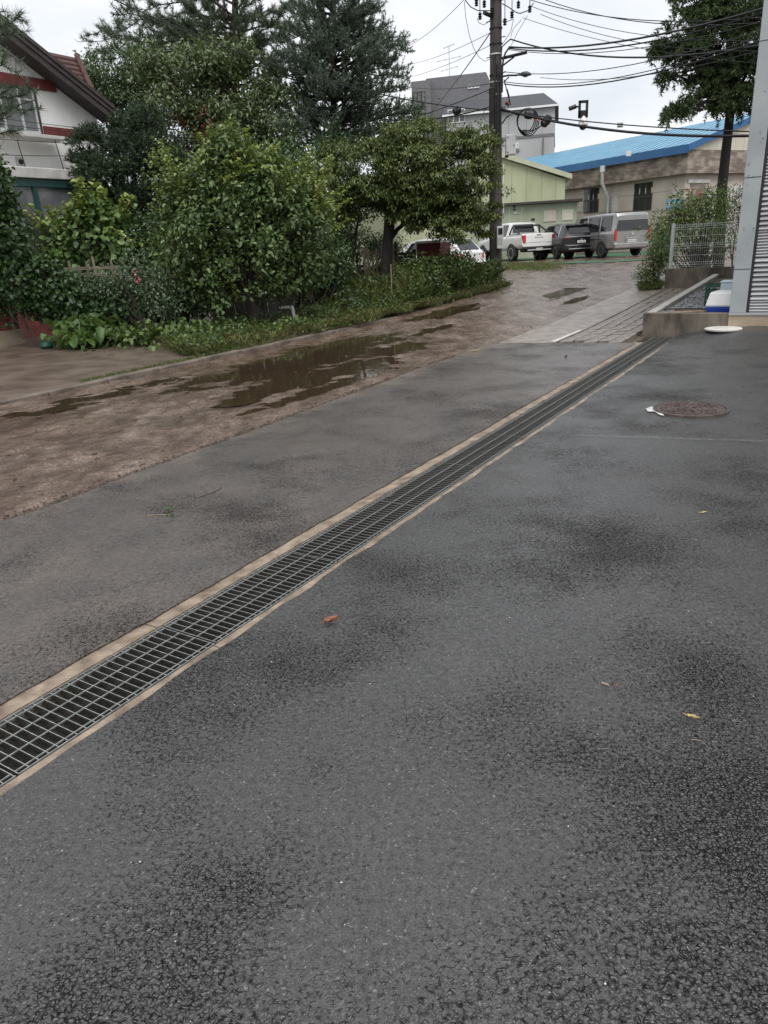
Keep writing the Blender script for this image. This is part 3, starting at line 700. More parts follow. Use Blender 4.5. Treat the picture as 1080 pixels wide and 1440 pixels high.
# red bands and trims
a, b = HP(0, 114), HP(78, 127)
build(MB().bst(a[0]-1.5, b[0], TH+.003, TH+.05, b[1]-.05, b[1]+.20), 'red_band', M_['redband'], hs)
a, b = HP(61, 183), HP(141, 194)
build(MB().bst(a[0], sWR-.01, TH+.003, TH+.05, b[1]-.08, b[1]+.13), 'red_band', M_['redband'], hs)
# upper window with aluminium sashes
w0, w1 = HP(-30, 186)[0], HP(57, 190)[0]; wz0, wz1 = HP(57, 190)[1], HP(45, 128)[1]
wn = build(MB().bst(w0-.06, w1+.06, TH+.004, TH+.06, wz0-.06, wz0).bst(w0-.06, w1+.06, TH+.004, TH+.06, wz1, wz1+.06).bst(w1, w1+.06, TH+.005, TH+.058, wz0, wz1), 'window', M_['fascia'], hs)
build(MB().bst(w0, w1, TH+.004, TH+.012, wz0, wz1), 'pane', M_['pane'], wn)
for f in (.0, .42, .72, .97): build(MB().bst(w0+(w1-w0)*f, w0+(w1-w0)*f+.06, TH+.014, TH+.045, wz0, wz1), 'sash', M_['alum'], wn)
build(MB().bst(w0, w1-.01, TH+.013, TH+.04, wz0, wz0+.07).bst(w0, w1-.01, TH+.013, TH+.04, wz0+.75, wz0+.79), 'rail', M_['alum'], wn)
a, b = HP(0, 195), HP(75, 198)
build(MB().bst(a[0]-1.5, b[0], TH+.065, TH+.62, b[1]-.06, b[1]+.02), 'window_ledge', M_['ledge'], hs, bevel=.01)
for px in (5, 58):
    p, q = HP(px+2, 200), HP(px+30, 232)
    build(MB().tube([W(p[0], TH+.5, p[1]), W(q[0], TH+.03, q[1]-.2)], .012, 5), 'ledge_brace', M_['fascia'], hs)
v = HP(27, 228); build(MB().bst(v[0]-.09, v[0]+.09, TH+.003, TH+.06, v[1]-.1, v[1]+.1), 'vent', M_['ledge'], hs)
build(MB().lathe([(.06, 0), (.06, .03), (.04, .032)], 14, W(v[0], TH+.061, v[1]), Z=E2, X=E1), 'vent_hole', M_['dark'], hs)
# porch: projecting ledge and green framed glazing
tp = TH+1.2
e0, e1 = HP(0, 240, tp), HP(124, 246, tp)
build(MB().bst(e0[0]-4, e1[0]+.3, TH+.003, tp, e1[1]-.14, e1[1]+.10), 'porch_roof', M_['ledge'], hs, bevel=.02)
build(MB().bst(e0[0]-4, e1[0]+.25, TH+.2, tp-.06, e1[1]-.32, e1[1]-.143), 'porch_beam', M_['greenframe'], hs)
zb = e1[1]-.32
for px in (-60, 48, 118):
    f = HP(px, 265, tp-.1)
    build(MB().bst(f[0]-.05, f[0]+.07, tp-.18, tp-.08, .0, zb), 'porch_mullion', M_['greenframe'], hs)
build(MB().bst(e0[0]-4, e1[0]+.2, tp-.14, tp-.13, .9, zb), 'porch_glazing', M_['pane'], hs)
build(MB().bst(e0[0]-4, e1[0]+.2, tp-.17, tp-.10, .0, .9), 'porch_base', M_['brick'], hs)
# rear wing with tiled hip roof
tw = TH-3.0
r0, r1, r2 = HP(50, 79, tw), HP(108, 84, tw), HP(136, 150, tw+1.2)
ridgeB = at_t(108, 84, tw); eB = at_t(141, 160, tw+2.0)
ridgeA = W(ST(ridgeB)[0]-5, tw, ridgeB[2]); eA = W(ST(ridgeB)[0]-5, tw+2.0, eB[2])
N = 11
rf = None
for k in range(N):
    u0, u1 = k/N, (k+1)/N
    a0, a1 = ridgeA*(1-u0)+eA*u0, ridgeA*(1-u1)+eA*u1; b0, b1 = ridgeB*(1-u0)+eB*u0, ridgeB*(1-u1)+eB*u1
    q = [a0, b0, b1+np.array([0, 0, .05]), a1+np.array([0, 0, .05])]
    build(MB().slab(q, (0, 0, .05)), 'tile_course', M_['rooftile'], hs)
hipend = [ridgeB+np.array([.03, 0, .06]), eB+np.array([.03, 0, .1]), W(ST(eB)[0], tw-5, eB[2])]
build(MB().slab(hipend, (0, 0, .05)), 'hip_roof', M_['rooftile'], hs)
build(MB().tube([ridgeB+np.array([.02, 0, .12]), eB+np.array([.02, 0, .16])], .08, 8), 'hip_cap', M_['rooftile'], hs)
build(MB().bst(ST(ridgeB)[0]-5, ST(eB)[0]-.4, tw-4.5, tw+1.5, 0, float(eB[2])), 'wing_wall', M_['housewall'], hs)

# brick gate pier (each brick its own), dark gate behind
bp = thing('brick_gate_pier', 'red brick gate pier with concrete foot half hidden by ivy', 'pier', W(9.2, -15.3, .05))
p0 = at_t(-28, 470, -15.0); p1 = at_t(31, 470, -15.0); sp0, sp1 = ST(p0)[0], ST(p1)[0]
build(MB().bst(sp0-.03, sp1+.03, -15.75, -14.96, 0, .42), 'foot', M_['footing'], bp, bevel=.01)
build(MB().bst(sp0+.012, sp1-.012, -15.7, -15.012, .42, 2.5), 'mortar_core', M_['mortar'], bp)
mb = MB().box((0, 0, 0), (.205, .09, .06)); bk = build(mb, 'brick', M_['brick'], bp, local=True, bevel=.004)
ang = math.pi/2-A_; first = True; root_inv = MW[bp.name].inverted()
for r in range(29):
    z = .455 + r*.0705
    n = int((sp1-sp0)/.215)
    for k in range(n+1):
        s = sp0 + .1 + k*.216 + (.108 if r % 2 else 0)
        if s > sp1-.08: continue
        loc = root_inv @ Vector(W(s, -15.05 + .003*rng.normal(), z)); ro = (0, 0, ang)
        if first: bk.location = loc; bk.rotation_euler = ro; first = False
        else: link_copy(bk, bp, loc, ro)
    for k in range(3):
        loc = root_inv @ Vector(W(sp1-.045, -15.2 - k*.216, z)); link_copy(bk, bp, loc, (0, 0, ang+math.pi/2))
gt = thing('iron_gate', 'dark iron gate standing open beside the brick pier', 'gate', W(sp0-.6, -15.3, .05))
for k in range(6): build(MB().bst(sp0-1.2+k*.2, sp0-1.05+k*.2, -15.3, -15.26, .15, 2.0), 'gate_panel', M_['dark'], gt)
build(MB().bst(sp0-1.25, sp0-.03, -15.26, -15.22, .3, .36).bst(sp0-1.25, sp0-.03, -15.26, -15.22, 1.7, 1.76), 'gate_rail', M_['dark'], gt)

# picket fences
def pickets(label, pxa, pxb, Y0, n, wid, mat, zlow_px, ztop_px, rails=(.35, .8)):
    a0, b0 = atY(pxa, zlow_px[0], Y0[0]), atY(pxb, zlow_px[1], Y0[1])
    a1, b1 = atY(pxa, ztop_px[0], Y0[0]), atY(pxb, ztop_px[1], Y0[1])
    f = thing('picket_fence', label, 'fence', ground(a0))
    d = b0-a0; d[2] = 0; L = np.linalg.norm(d); d /= L; nn = np.array([-d[1], d[0], 0])
    for k in range(n):
        u = (k+.5)/n; p = a0*(1-u)+b0*u; q = a1*(1-u)+b1*u; zt_ = q[2] + .05*rng.normal(); zl = gz(p @ E1)
        ln = .03*rng.normal()
        b_ = [p - d*wid/2, p + d*wid/2, p + d*wid/2 + nn*.02, p - d*wid/2 + nn*.02]
        bb_ = [np.array([x[0], x[1], zl]) for x in b_]; tt_ = [np.array([x[0], x[1], zt_]) + d*ln for x in b_]
        build(MB().hexa(bb_, tt_), 'picket', M_[mat], f)
    for r in rails:
        mb = MB(); z0 = a0[2]*(1-r)+a1[2]*r; z1 = b0[2]*(1-r)+b1[2]*r
        o1 = np.array([*(a0-d*.05+nn*.022)[:2], z0]); o2 = np.array([*(b0+d*.05+nn*.022)[:2], z1])
        mb.hexa([o1, o2, o2+nn*.03, o1+nn*.03], [x+np.array([0, 0, .07]) for x in (o1, o2, o2+nn*.03, o1+nn*.03)])
        build(mb, 'rail', M_[mat], f)
    return f
pickets('grey weathered picket fence between the hedge and the ivy', 72, 166, (16.9, 17.4), 8, .05, 'wood', (398, 392), (368, 366), (.2, .55))
pickets('bare wooden picket fence below the maple trunk', 512, 562, (22.0, 23.0), 9, .06, 'wood', (395, 385), (350, 344))
pickets('dark brown board fence in shade behind the leafy bush', 300, 470, (17.0, 20.5), 24, .17, 'darkwood', (450, 425), (395, 378))
pickets('black stained board fence beneath the maple', 470, 560, (21.5, 23.2), 11, .19, 'darkwood', (420, 405), (376, 372))
# dark louvred gate post and red cabinet with white top
dg = thing('dark_gate', 'dark slatted gate leaf beside the red cabinet', 'gate', ground(atY(571, 380, 23.2)))
ga, gb = ground(atY(558, 380, 23.2)), ground(atY(583, 380, 23.5))
dd = gb-ga; L = np.linalg.norm(dd[:2]); X_ = np.array([dd[0], dd[1], 0])/L; Y_ = np.array([-X_[1], X_[0], 0]); Zx = np.array([0, 0, 1.])
for k in range(12): build(MB().box((ga+gb)/2 + Zx*(.12+k*.1), (L*.9, .03, .085), ax=(X_, Y_, Zx)), 'slat', M_['darkwood'], dg)
build(MB().box(ga+Zx*.75, (.09, .09, 1.6), ax=(X_, Y_, Zx)).box(gb+Zx*.65, (.09, .09, 1.35), ax=(X_, Y_, Zx)), 'frame', M_['darkwood'], dg)
ca, cb_ = ground(atY(590, 380, 22.6)), ground(atY(634, 380, 24.2))
rc = thing('red_cabinet', 'low red painted cabinet with a white top behind tall weeds', 'cabinet', (ca+cb_)/2)
q0 = [ground(atY(587, 380, 23.0)), ground(atY(620, 380, 22.4)), ground(atY(634, 380, 23.4)), ground(atY(600, 380, 24.0))]
ztop = float(atY(620, 341, 22.4)[2])
build(MB().hexa([x for x in q0], [np.array([x[0], x[1], ztop]) for x in q0]), 'body', M_['redpaint'], rc)
cen = sum(q0)/4
qq = [cen+(x-cen)*1.07 for x in q0]
build(MB().hexa([np.array([x[0], x[1], ztop+.002]) for x in qq], [np.array([x[0], x[1], ztop+.07]) for x in qq]), 'top', M_['white'], rc, bevel=.01)

# ------------------------------------------------------------------ far buildings
# long workshop with blue roof
C0 = atY(957, 330, 43.0); C0[2] = .6
B1 = R_(-28); d1 = np.array([math.sin(B1), math.cos(B1), 0]); d2 = np.array([math.cos(B1), -math.sin(B1), 0])   # along far-left wall, along gable
Zv = np.array([0, 0, 1.])
def hit(px, py, P, nrm): d = ray(px, py); return EYE + d*(((P-EYE) @ nrm)/(d @ nrm))
def LW(px, py): p = hit(px, py, C0, d2); return float((p-C0) @ d1), float(p[2])      # long wall, facing -d2
def GW(px, py): p = hit(px, py, C0, d1); return float((p-C0) @ d2), float(p[2])      # gable, facing -d1
def BW(u, w, z): return C0*np.array([1, 1, 0]) + d1*u + d2*w + Zv*z
wb = thing('blue_roof_workshop', 'long tan workshop with a blue sheet metal roof', 'building', C0)
def bx(mb, u0, u1, w0, w1, z0, z1):
    q = [(u0, w0), (u0, w1), (u1, w1), (u1, w0)]
    return mb.hexa([BW(a, b, z0) for a, b in q], [BW(a, b, z1) for a, b in q])
zE = LW(952, 214)[1]; zB0 = GW(960, 245)[1]; LEN = 24.
build(bx(MB(), 0, LEN, 0, 14, .4, zE), 'wall', M_['facade'], wb)
zBt = zE-.02
build(bx(MB(), -.35, LEN, -.35, 14.2, zB0, zE-.03), 'stained_band', M_['band'], wb, bevel=.02)
build(bx(MB(), -.05, LEN, -.05, 14.1, zB0-.75, zB0-.45), 'lintel_beam', M_['facade'], wb)
# roof: eaves along the long wall, ridge at w=7
gp = GW(1026, 181); zRg = zE + .32*5.5
sl_ = (zRg-zE)/5.5
for k in range(40):
    u0 = -.5+k*(LEN+.6)/40; u1 = u0+(LEN+.6)/40-.05
    q = [BW(u0, -.6, zE+.18), BW(u1, -.6, zE+.18), BW(u1, 5.5, zRg+.2), BW(u0, 5.5, zRg+.2)]
    build(MB().slab(q, (0, 0, .05)), 'roof_sheet', M_['blueroof'], wb)
    q = [BW(u1-.02, -.61, zE+.2), BW(u1+.05, -.61, zE+.2), BW(u1+.05, 5.5, zRg+.22), BW(u1-.02, 5.5, zRg+.22)]
    build(MB().slab(q, (0, 0, .055)), 'roof_rib', M_['blueroof'], wb)
q = [BW(-.5, 5.5, zRg+.2), BW(LEN, 5.5, zRg+.2), BW(LEN, 11.6, zE+.18), BW(-.5, 11.6, zE+.18)]
build(MB().slab(q, (0, 0, .06)), 'roof_slope', M_['blueroof'], wb)
build(bx(MB(), -.5, LEN, -.66, -.602, zE-.18, zE+.24), 'eave_fascia', M_['bluefascia'], wb)
q = [BW(-.53, -.6, zE-.1), BW(-.53, 5.5, zRg-.05), BW(-.53, 5.5, zRg+.26), BW(-.53, -.6, zE+.24)]
build(MB().slab(q, d1*.03), 'gable_fascia', M_['bluefascia'], wb)
q = [BW(-.53, 11.6, zE-.1), BW(-.53, 5.5, zRg-.05), BW(-.53, 5.5, zRg+.26), BW(-.53, 11.6, zE+.24)]
build(MB().slab(q, d1*.03), 'gable_fascia', M_['bluefascia'], wb)
q = [BW(-.30, -.3, zE-.0), BW(-.30, 11.2, zE), BW(-.30, 5.5, zRg)]
build(MB().slab(q, d1*.25), 'gable_panel', M_['cream'], wb)
for k in range(14):
    w_ = .5+k*.75; h_ = zRg-abs(w_-5.5)*sl_-.1
    build(MB().slab([BW(-.304, w_, zE), BW(-.304, w_+.02, zE), BW(-.304, w_+.02, h_), BW(-.304, w_, h_)], d1*.003), 'panel_joint', M_['limewall2'], wb)
# windows on the long wall (sheeted openings and dark glazing)
def lwin(x0, x1, yt, yb, mat='glass', name='window', frame=True):
    a, b = LW(x0, (yt+yb)/2), LW(x1, (yt+yb)/2); u0, u1 = max(a[0], b[0]), min(a[0], b[0])
    z1_ = LW((x0+x1)/2, yt)[1]; z0_ = LW((x0+x1)/2, yb)[1]
    o = build(bx(MB(), u1, u0, -.045, -.003, z0_, z1_), name, M_['fascia'] if frame else M_[mat], wb)
    if frame:
        n = 3
        for i in range(n):
            for j in range(2):
                ua = u1+(u0-u1)*i/n+.06; ub = u1+(u0-u1)*(i+1)/n-.02
                za = z0_+(z1_-z0_)*j/2+.05; zb_ = z0_+(z1_-z0_)*(j+1)/2-.03
                build(bx(MB(), ua, ub, -.052, -.047, za, zb_), 'pane', M_[mat], o)
    return o
lwin(822, 842, 265, 299); lwin(892, 917, 257, 296); lwin(783, 791, 268, 281)
for x0, x1, yt, yb in ((800, 821, 267, 299), (843, 860, 263, 298), (869, 891, 260, 297), (918, 948, 253, 296)):
    a, b = LW(x0, 280), LW(x1, 280); z1_, z0_ = LW((x0+x1)/2, yt)[1], LW((x0+x1)/2, yb)[1]
    build(bx(MB(), min(a[0], b[0]), max(a[0], b[0]), -.03, -.004, z0_, z1_), 'blind_panel', M_['cream'] if x0 == 0 else M_['facade'], wb, bevel=.01)
for x in (795, 866, 951):
    u = LW(x, 290)[0]; build(bx(MB(), u-.22, u+.22, -.14, -.003, .4, zB0-.76), 'pilaster', M_['ledge'], wb)
# downpipe
u = LW(858, 280)[0]
build(MB().tube([BW(u, -.75, zE-.2), BW(u, -.75, zE-1.1), BW(u, -.2, zE-1.9), BW(u, -.2, .6)], .10, 10), 'downpipe', M_['alum'], wb, smooth=True)
build(MB().tube([BW(u, -.75, zE-.15), BW(u, -.75, zE-.5)], .16, 10), 'pipe_hopper', M_['alum'], wb, smooth=True)
# gable side: shutter door and small windows
def gwin(x0, x1, yt, yb, mat, name):
    a, b = GW(x0, (yt+yb)/2), GW(x1, (yt+yb)/2); z1_, z0_ = GW((x0+x1)/2, yt)[1], GW((x0+x1)/2, yb)[1]
    return a[0], b[0], z0_, z1_
a, b, z0_, z1_ = gwin(968, 990, 258, 288, None, None)
build(bx(MB(), -.06, -.003, a, b, z0_-.5, z1_), 'window_panel', M_['band'], wb, bevel=.01)
build(bx(MB(), -.1, -.003, a-.2, b+.3, z1_+.02, z1_+.2), 'window_hood', M_['ledge'], wb)
a, b, z0_, z1_ = gwin(993, 1045, 246, 310, None, None)
n = 22
for k in range(n):
    build(bx(MB(), -.09 if k % 2 else -.06, -.003, a+(b-a)*k/n, a+(b-a)*(k+1)/n-.01, .5, z1_-.6), 'shutter_rib', M_['ledge'], wb)
# sign on the wall by the shrub
sg = thing('blue_sign', 'blue wall sign showing above the pink flowered shrub', 'sign', atY(947, 288, 31.0))
pc = atY(948, 287, 31.0)
build(MB().box(pc, (.62, .05, .36)), 'board', M_['blueroof'], sg)
mb = MB()
for i, x in enumerate((-.2, -.12, -.03, .06, .15)): mb.box(pc+np.array([x, -.029, .02*(-1)**i]), (.04, .006, .13)); mb.box(pc+np.array([x+.02, -.029, .05]), (.05, .006, .025))
build(mb, 'white_marks', M_['white'], sg)
build(MB().tube([pc+np.array([0, .05, .1]), np.array([pc[0], pc[1]+.05, .55])], .03, 8), 'post', M_['alum'], sg)
tk = atY(935, 322, 29.0); tk[2] = gz(tk @ E1)
build(MB().box(tk+np.array([0, 0, .55]), (.45, .4, 1.1)), 'teal_drum', M_['teal'], label='teal plastic drum behind the flowering shrub', cat='drum', bevel=.12)

# lime sheds
b3 = R_(8); f1 = np.array([math.cos(b3), -math.sin(b3), 0]); f2 = np.array([math.sin(b3), math.cos(b3), 0])
P0 = atY(800, 330, 45.0)
def FW(px, py, off=0.): p = hit(px, py, P0+f2*off, f2); return float((p-P0) @ f1), float(p[2])
def FP(u, v, z): return P0*np.array([1, 1, 0]) + f1*u + f2*v + Zv*z
us = thing('lime_shed', 'pale lime panelled shed with a sloping roof beside the workshop', 'shed', FP(-4, 0, .7))
a, b, c = FW(655, 205), FW(795, 252), FW(795, 284)
build(MB().slab([FP(a[0], 0, .7), FP(b[0], 0, .7), FP(b[0], 0, b[1]), FP(a[0], 0, a[1])], f2*5), 'wall', M_['limewall'], us)
build(MB().slab([FP(a[0]-.2, -.25, a[1]+.02), FP(b[0]+.35, -.25, b[1]-.02), FP(b[0]+.35, -.25, b[1]+.24), FP(a[0]-.2, -.25, a[1]+.28)], f2*5.4), 'roof', M_['limetrim'], us)
for px in (719, 740, 761, 781):
    u = FW(px, 260)[0]; zz = a[1]+(b[1]-a[1])*(u-a[0])/(b[0]-a[0])
    build(MB().slab([FP(u, -.012, 2), FP(u+.05, -.012, 2), FP(u+.05, -.012, zz-.03), FP(u, -.012, zz-.03)], f2*.011), 'panel_joint', M_['limewall2'], us)
ls = thing('lean_to', 'pale green lean to with a dark roof edge below the lime shed', 'shed', FP(-4, -2.2, .7))
a, b = FW(640, 281, -2.2), FW(812, 283, -2.2); zl_ = b[1]
build(MB().slab([FP(a[0], -2.2, .6), FP(b[0], -2.2, .6), FP(b[0], -2.2, zl_-.02), FP(a[0], -2.2, zl_-.02)], f2*2.19), 'wall', M_['limewall2'], ls)
build(MB().slab([FP(a[0]-.2, -2.55, zl_), FP(b[0]+.25, -2.55, zl_), FP(b[0]+.25, -2.55, zl_+.12), FP(a[0]-.2, -2.55, zl_+.12)], f2*2.5), 'roof', M_['fascia'], ls)
for px in (716, 733, 753, 800):
    u = FW(px, 300, -2.2)[0]; build(MB().slab([FP(u, -2.212, .7), FP(u+.04, -2.212, .7), FP(u+.04, -2.212, zl_-.04), FP(u, -2.212, zl_-.04)], f2*.011), 'panel_joint', M_['facade'], ls)
for x0, x1, y0, y1, mt in ((721.5, 725, 288, 292, 'dark'), (721.5, 725, 293.5, 296, 'dark'), (722, 728, 297.5, 301, 'ledge'), (733, 737, 291.5, 295, 'ledge'), (747, 752, 307, 310, 'dark'), (764, 782, 295, 312, 'facade'), (790, 806, 294, 310, 'cream')):
    p, q = FW(x0, y1, -2.2), FW(x1, y0, -2.2)
    build(MB().slab([FP(p[0], -2.24, p[1]), FP(q[0], -2.24, p[1]), FP(q[0], -2.24, q[1]), FP(p[0], -2.24, q[1])], f2*.036), 'meter_box' if x1-x0 < 10 else 'hatch', M_[mt], ls)
# pale shed behind the maple
P1 = atY(520, 330, 33.0)
ps = thing('pale_garden_shed', 'pale cream low building behind the maple trunk', 'shed', ground(P1))
a_, b_ = ground(atY(470, 330, 36)), ground(atY(560, 330, 32))
zt_ = float(atY(560, 268, 32)[2])
dv = (b_-a_); dv[2] = 0; dv /= np.linalg.norm(dv); nv = np.array([-dv[1], dv[0], 0])
build(MB().slab([a_, b_, np.array([*b_[:2], zt_]), np.array([*a_[:2], zt_])], nv*4), 'wall', M_['limewall'], ps)
build(MB().slab([np.array([*(a_-nv*.2)[:2], zt_+.01]), np.array([*(b_-nv*.2+dv*.2)[:2], zt_+.01]), np.array([*(b_-nv*.2+dv*.2)[:2], zt_+.18]), np.array([*(a_-nv*.2)[:2], zt_+.18])], nv*4.4), 'roof', M_['ledge'], ps)

# grey apartment block on the hill behind
Yg = 78.0; PG = atY(700, 330, Yg); b4 = R_(14); g1 = np.array([math.cos(b4), -math.sin(b4), 0]); g2 = np.array([math.sin(b4), math.cos(b4), 0])
def AW(px, py, off=0.): p = hit(px, py, PG+g2*off, g2); return float((p-PG) @ g1), float(p[2])
def AP(u, v, z): return PG*np.array([1, 1, 0]) + g1*u + g2*v + Zv*z
gb_ = thing('grey_apartment_block', 'grey three storey block with dark sloped roof and brick stair tower', 'building', AP(0, 0, .7))
L0, L1 = AW(628, 200), AW(779, 200); zt0 = AW(700, 156)[1]; zr = AW(700, 134)[1]
def ab(mb, u0, u1, v0, v1, z0, z1):
    q = [(u0, v0), (u1, v0), (u1, v1), (u0, v1)]
    return mb.hexa([AP(a, b, z0) for a, b in q], [AP(a, b, z1) for a, b in q])
build(ab(MB(), L0[0], L1[0], 0, 10, .5, zt0), 'wall', M_['greywall'], gb_)
zl2 = AW(700, 196)[1]
build(ab(MB(), L0[0]-.05, L1[0]+.05, -.06, 10.05, zl2-.12, zl2+.12), 'string_course', M_['greybrick'], gb_)
r1_, r2_ = AW(764, 134)[0], L1[0]+.35
build(MB().add([AP(L0[0]-.3, -.4, zt0), AP(r2_, -.4, zt0), AP(r2_, 10.3, zt0), AP(L0[0]-.3, 10.3, zt0), AP(L0[0]-.3, 1.2, zr), AP(r1_, 1.2, zr), AP(r1_, 8.5, zr), AP(L0[0]-.3, 8.5, zr)],
     [(3,2,1,0),(4,5,6,7),(0,1,5,4),(1,2,6,5),(2,3,7,6),(3,0,4,7)]), 'roof', M_['slate'], gb_)
build(ab(MB(), L0[0]-.32, r2_+.02, -.44, -.402, zt0-.12, zt0+.05), 'gutter', M_['white'], gb_)
t0_, t1_ = AW(597, 150)[0], AW(682, 150)[0]
build(ab(MB(), t0_, t1_, 1.25, 8, .5, AW(640, 106, 1.25)[1]), 'stair_tower', M_['greybrick'], gb_)
build(ab(MB(), AW(579, 150)[0], t0_+.6, .2, 6, .5, AW(590, 113)[1]), 'brick_wing', M_['greybrick'], gb_)
def awin(x0, x1, y0, y1, off=0., n=2, fr='white'):
    p, q = AW(x0, y1, off), AW(x1, y0, off)
    o = build(ab(MB(), p[0], q[0], off-.08, off-.003, p[1], q[1]), 'window', M_[fr], gb_)
    for i in range(n):
        a = p[0]+(q[0]-p[0])*i/n+.08; b = p[0]+(q[0]-p[0])*(i+1)/n-.06
        build(ab(MB(), a, b, off-.092, off-.082, p[1]+.08, q[1]-.08), 'pane', M_['pane'], o)
awin(582, 598, 128, 152, .2, 3, 'fascia'); awin(630, 654, 152, 174, 0, 3); awin(723, 729, 201, 209, 0, 2); awin(658, 674, 120, 125, 1.25, 3)
build(ab(MB(), AW(721.5, 200)[0], AW(730.5, 200)[0], -.12, -.003, AW(725, 213.5)[1], AW(725, 210)[1]), 'window_sill', M_['greybrick'], gb_)
for px in (715, 740, 762): u = AW(px, 180)[0]; build(ab(MB(), u, u+.03, -.012, -.002, zl2+.13, zt0-.15), 'panel_joint', M_['greybrick'], gb_)
u = AW(764, 200)[0]; build(MB().tube([AP(u, -.15, zl2-.2), AP(u, -.15, .7)], .07, 6), 'drain_pipe', M_['greybrick'], gb_)
at_ = thing('roof_antenna', 'thin rooftop television antenna on the grey stair tower', 'antenna', AP(AW(632, 108)[0], 2, AW(640, 106, 1.25)[1]))
u = AW(632, 100, 2)[0]; za = AW(632, 64, 2)[1]; z0_ = AW(640, 106, 1.25)[1]
build(MB().tube([AP(u, 2, z0_), AP(u, 2, za)], .045, 6), 'mast', M_['alum'], at_)
for py, l in ((65, .55), (83, 1.3), (97, .9)):
    z = AW(632, py, 2)[1]; build(MB().tube([AP(u-l, 2, z-.12), AP(u+l, 2, z+.16)], .03, 5), 'boom', M_['alum'], at_)
    for k in (-.8, -.3, .3, .8): build(MB().tube([AP(u+l*k, 1.6, z+.14*k), AP(u+l*k, 2.4, z+.14*k)], .018, 4), 'element', M_['alum'], at_)
# far teal roofed building seen right of the big tree, roof equipment
ft_ = thing('far_green_building', 'far building with a pale green gable behind the blue roof', 'building', atY(1052, 200, 75))
fa, fb_ = atY(1030, 172, 75), atY(1075, 172, 75)
build(MB().slab([np.array([fa[0], 75, .7]), np.array([fb_[0], 75, .7]), np.array([fb_[0], 75, fb_[2]]), np.array([fa[0], 75, fa[2]-2.0])], (0, 8, 0)), 'wall', pmat('mint_wall', (.22, .48, .40), (.26, .53, .45), 2, .6), ft_)
build(MB().slab([np.array([fa[0]-.5, 74.8, fa[2]-2.2]), np.array([fb_[0], 74.8, fb_[2]-.1]), np.array([fb_[0], 74.8, fb_[2]+.2]), np.array([fa[0]-.5, 74.8, fa[2]-1.9])], (0, 8.4, 0)), 'roof', M_['bluefascia'], ft_)

# green painted parking floor and grass strip
mb = MB()
P = [G(742, 373), G(790, 371), G(860, 369), G(925, 365)]
q = [ground(p) for p in P] + [ground(np.array([16., 42., 0])), ground(np.array([4., 43., 0])), ground(np.array([4., 36., 0]))]
mb.quad(*[x+Zv*.012 for x in q]); build(mb, 'parking_floor', M_['greenfloor'], kind='structure')

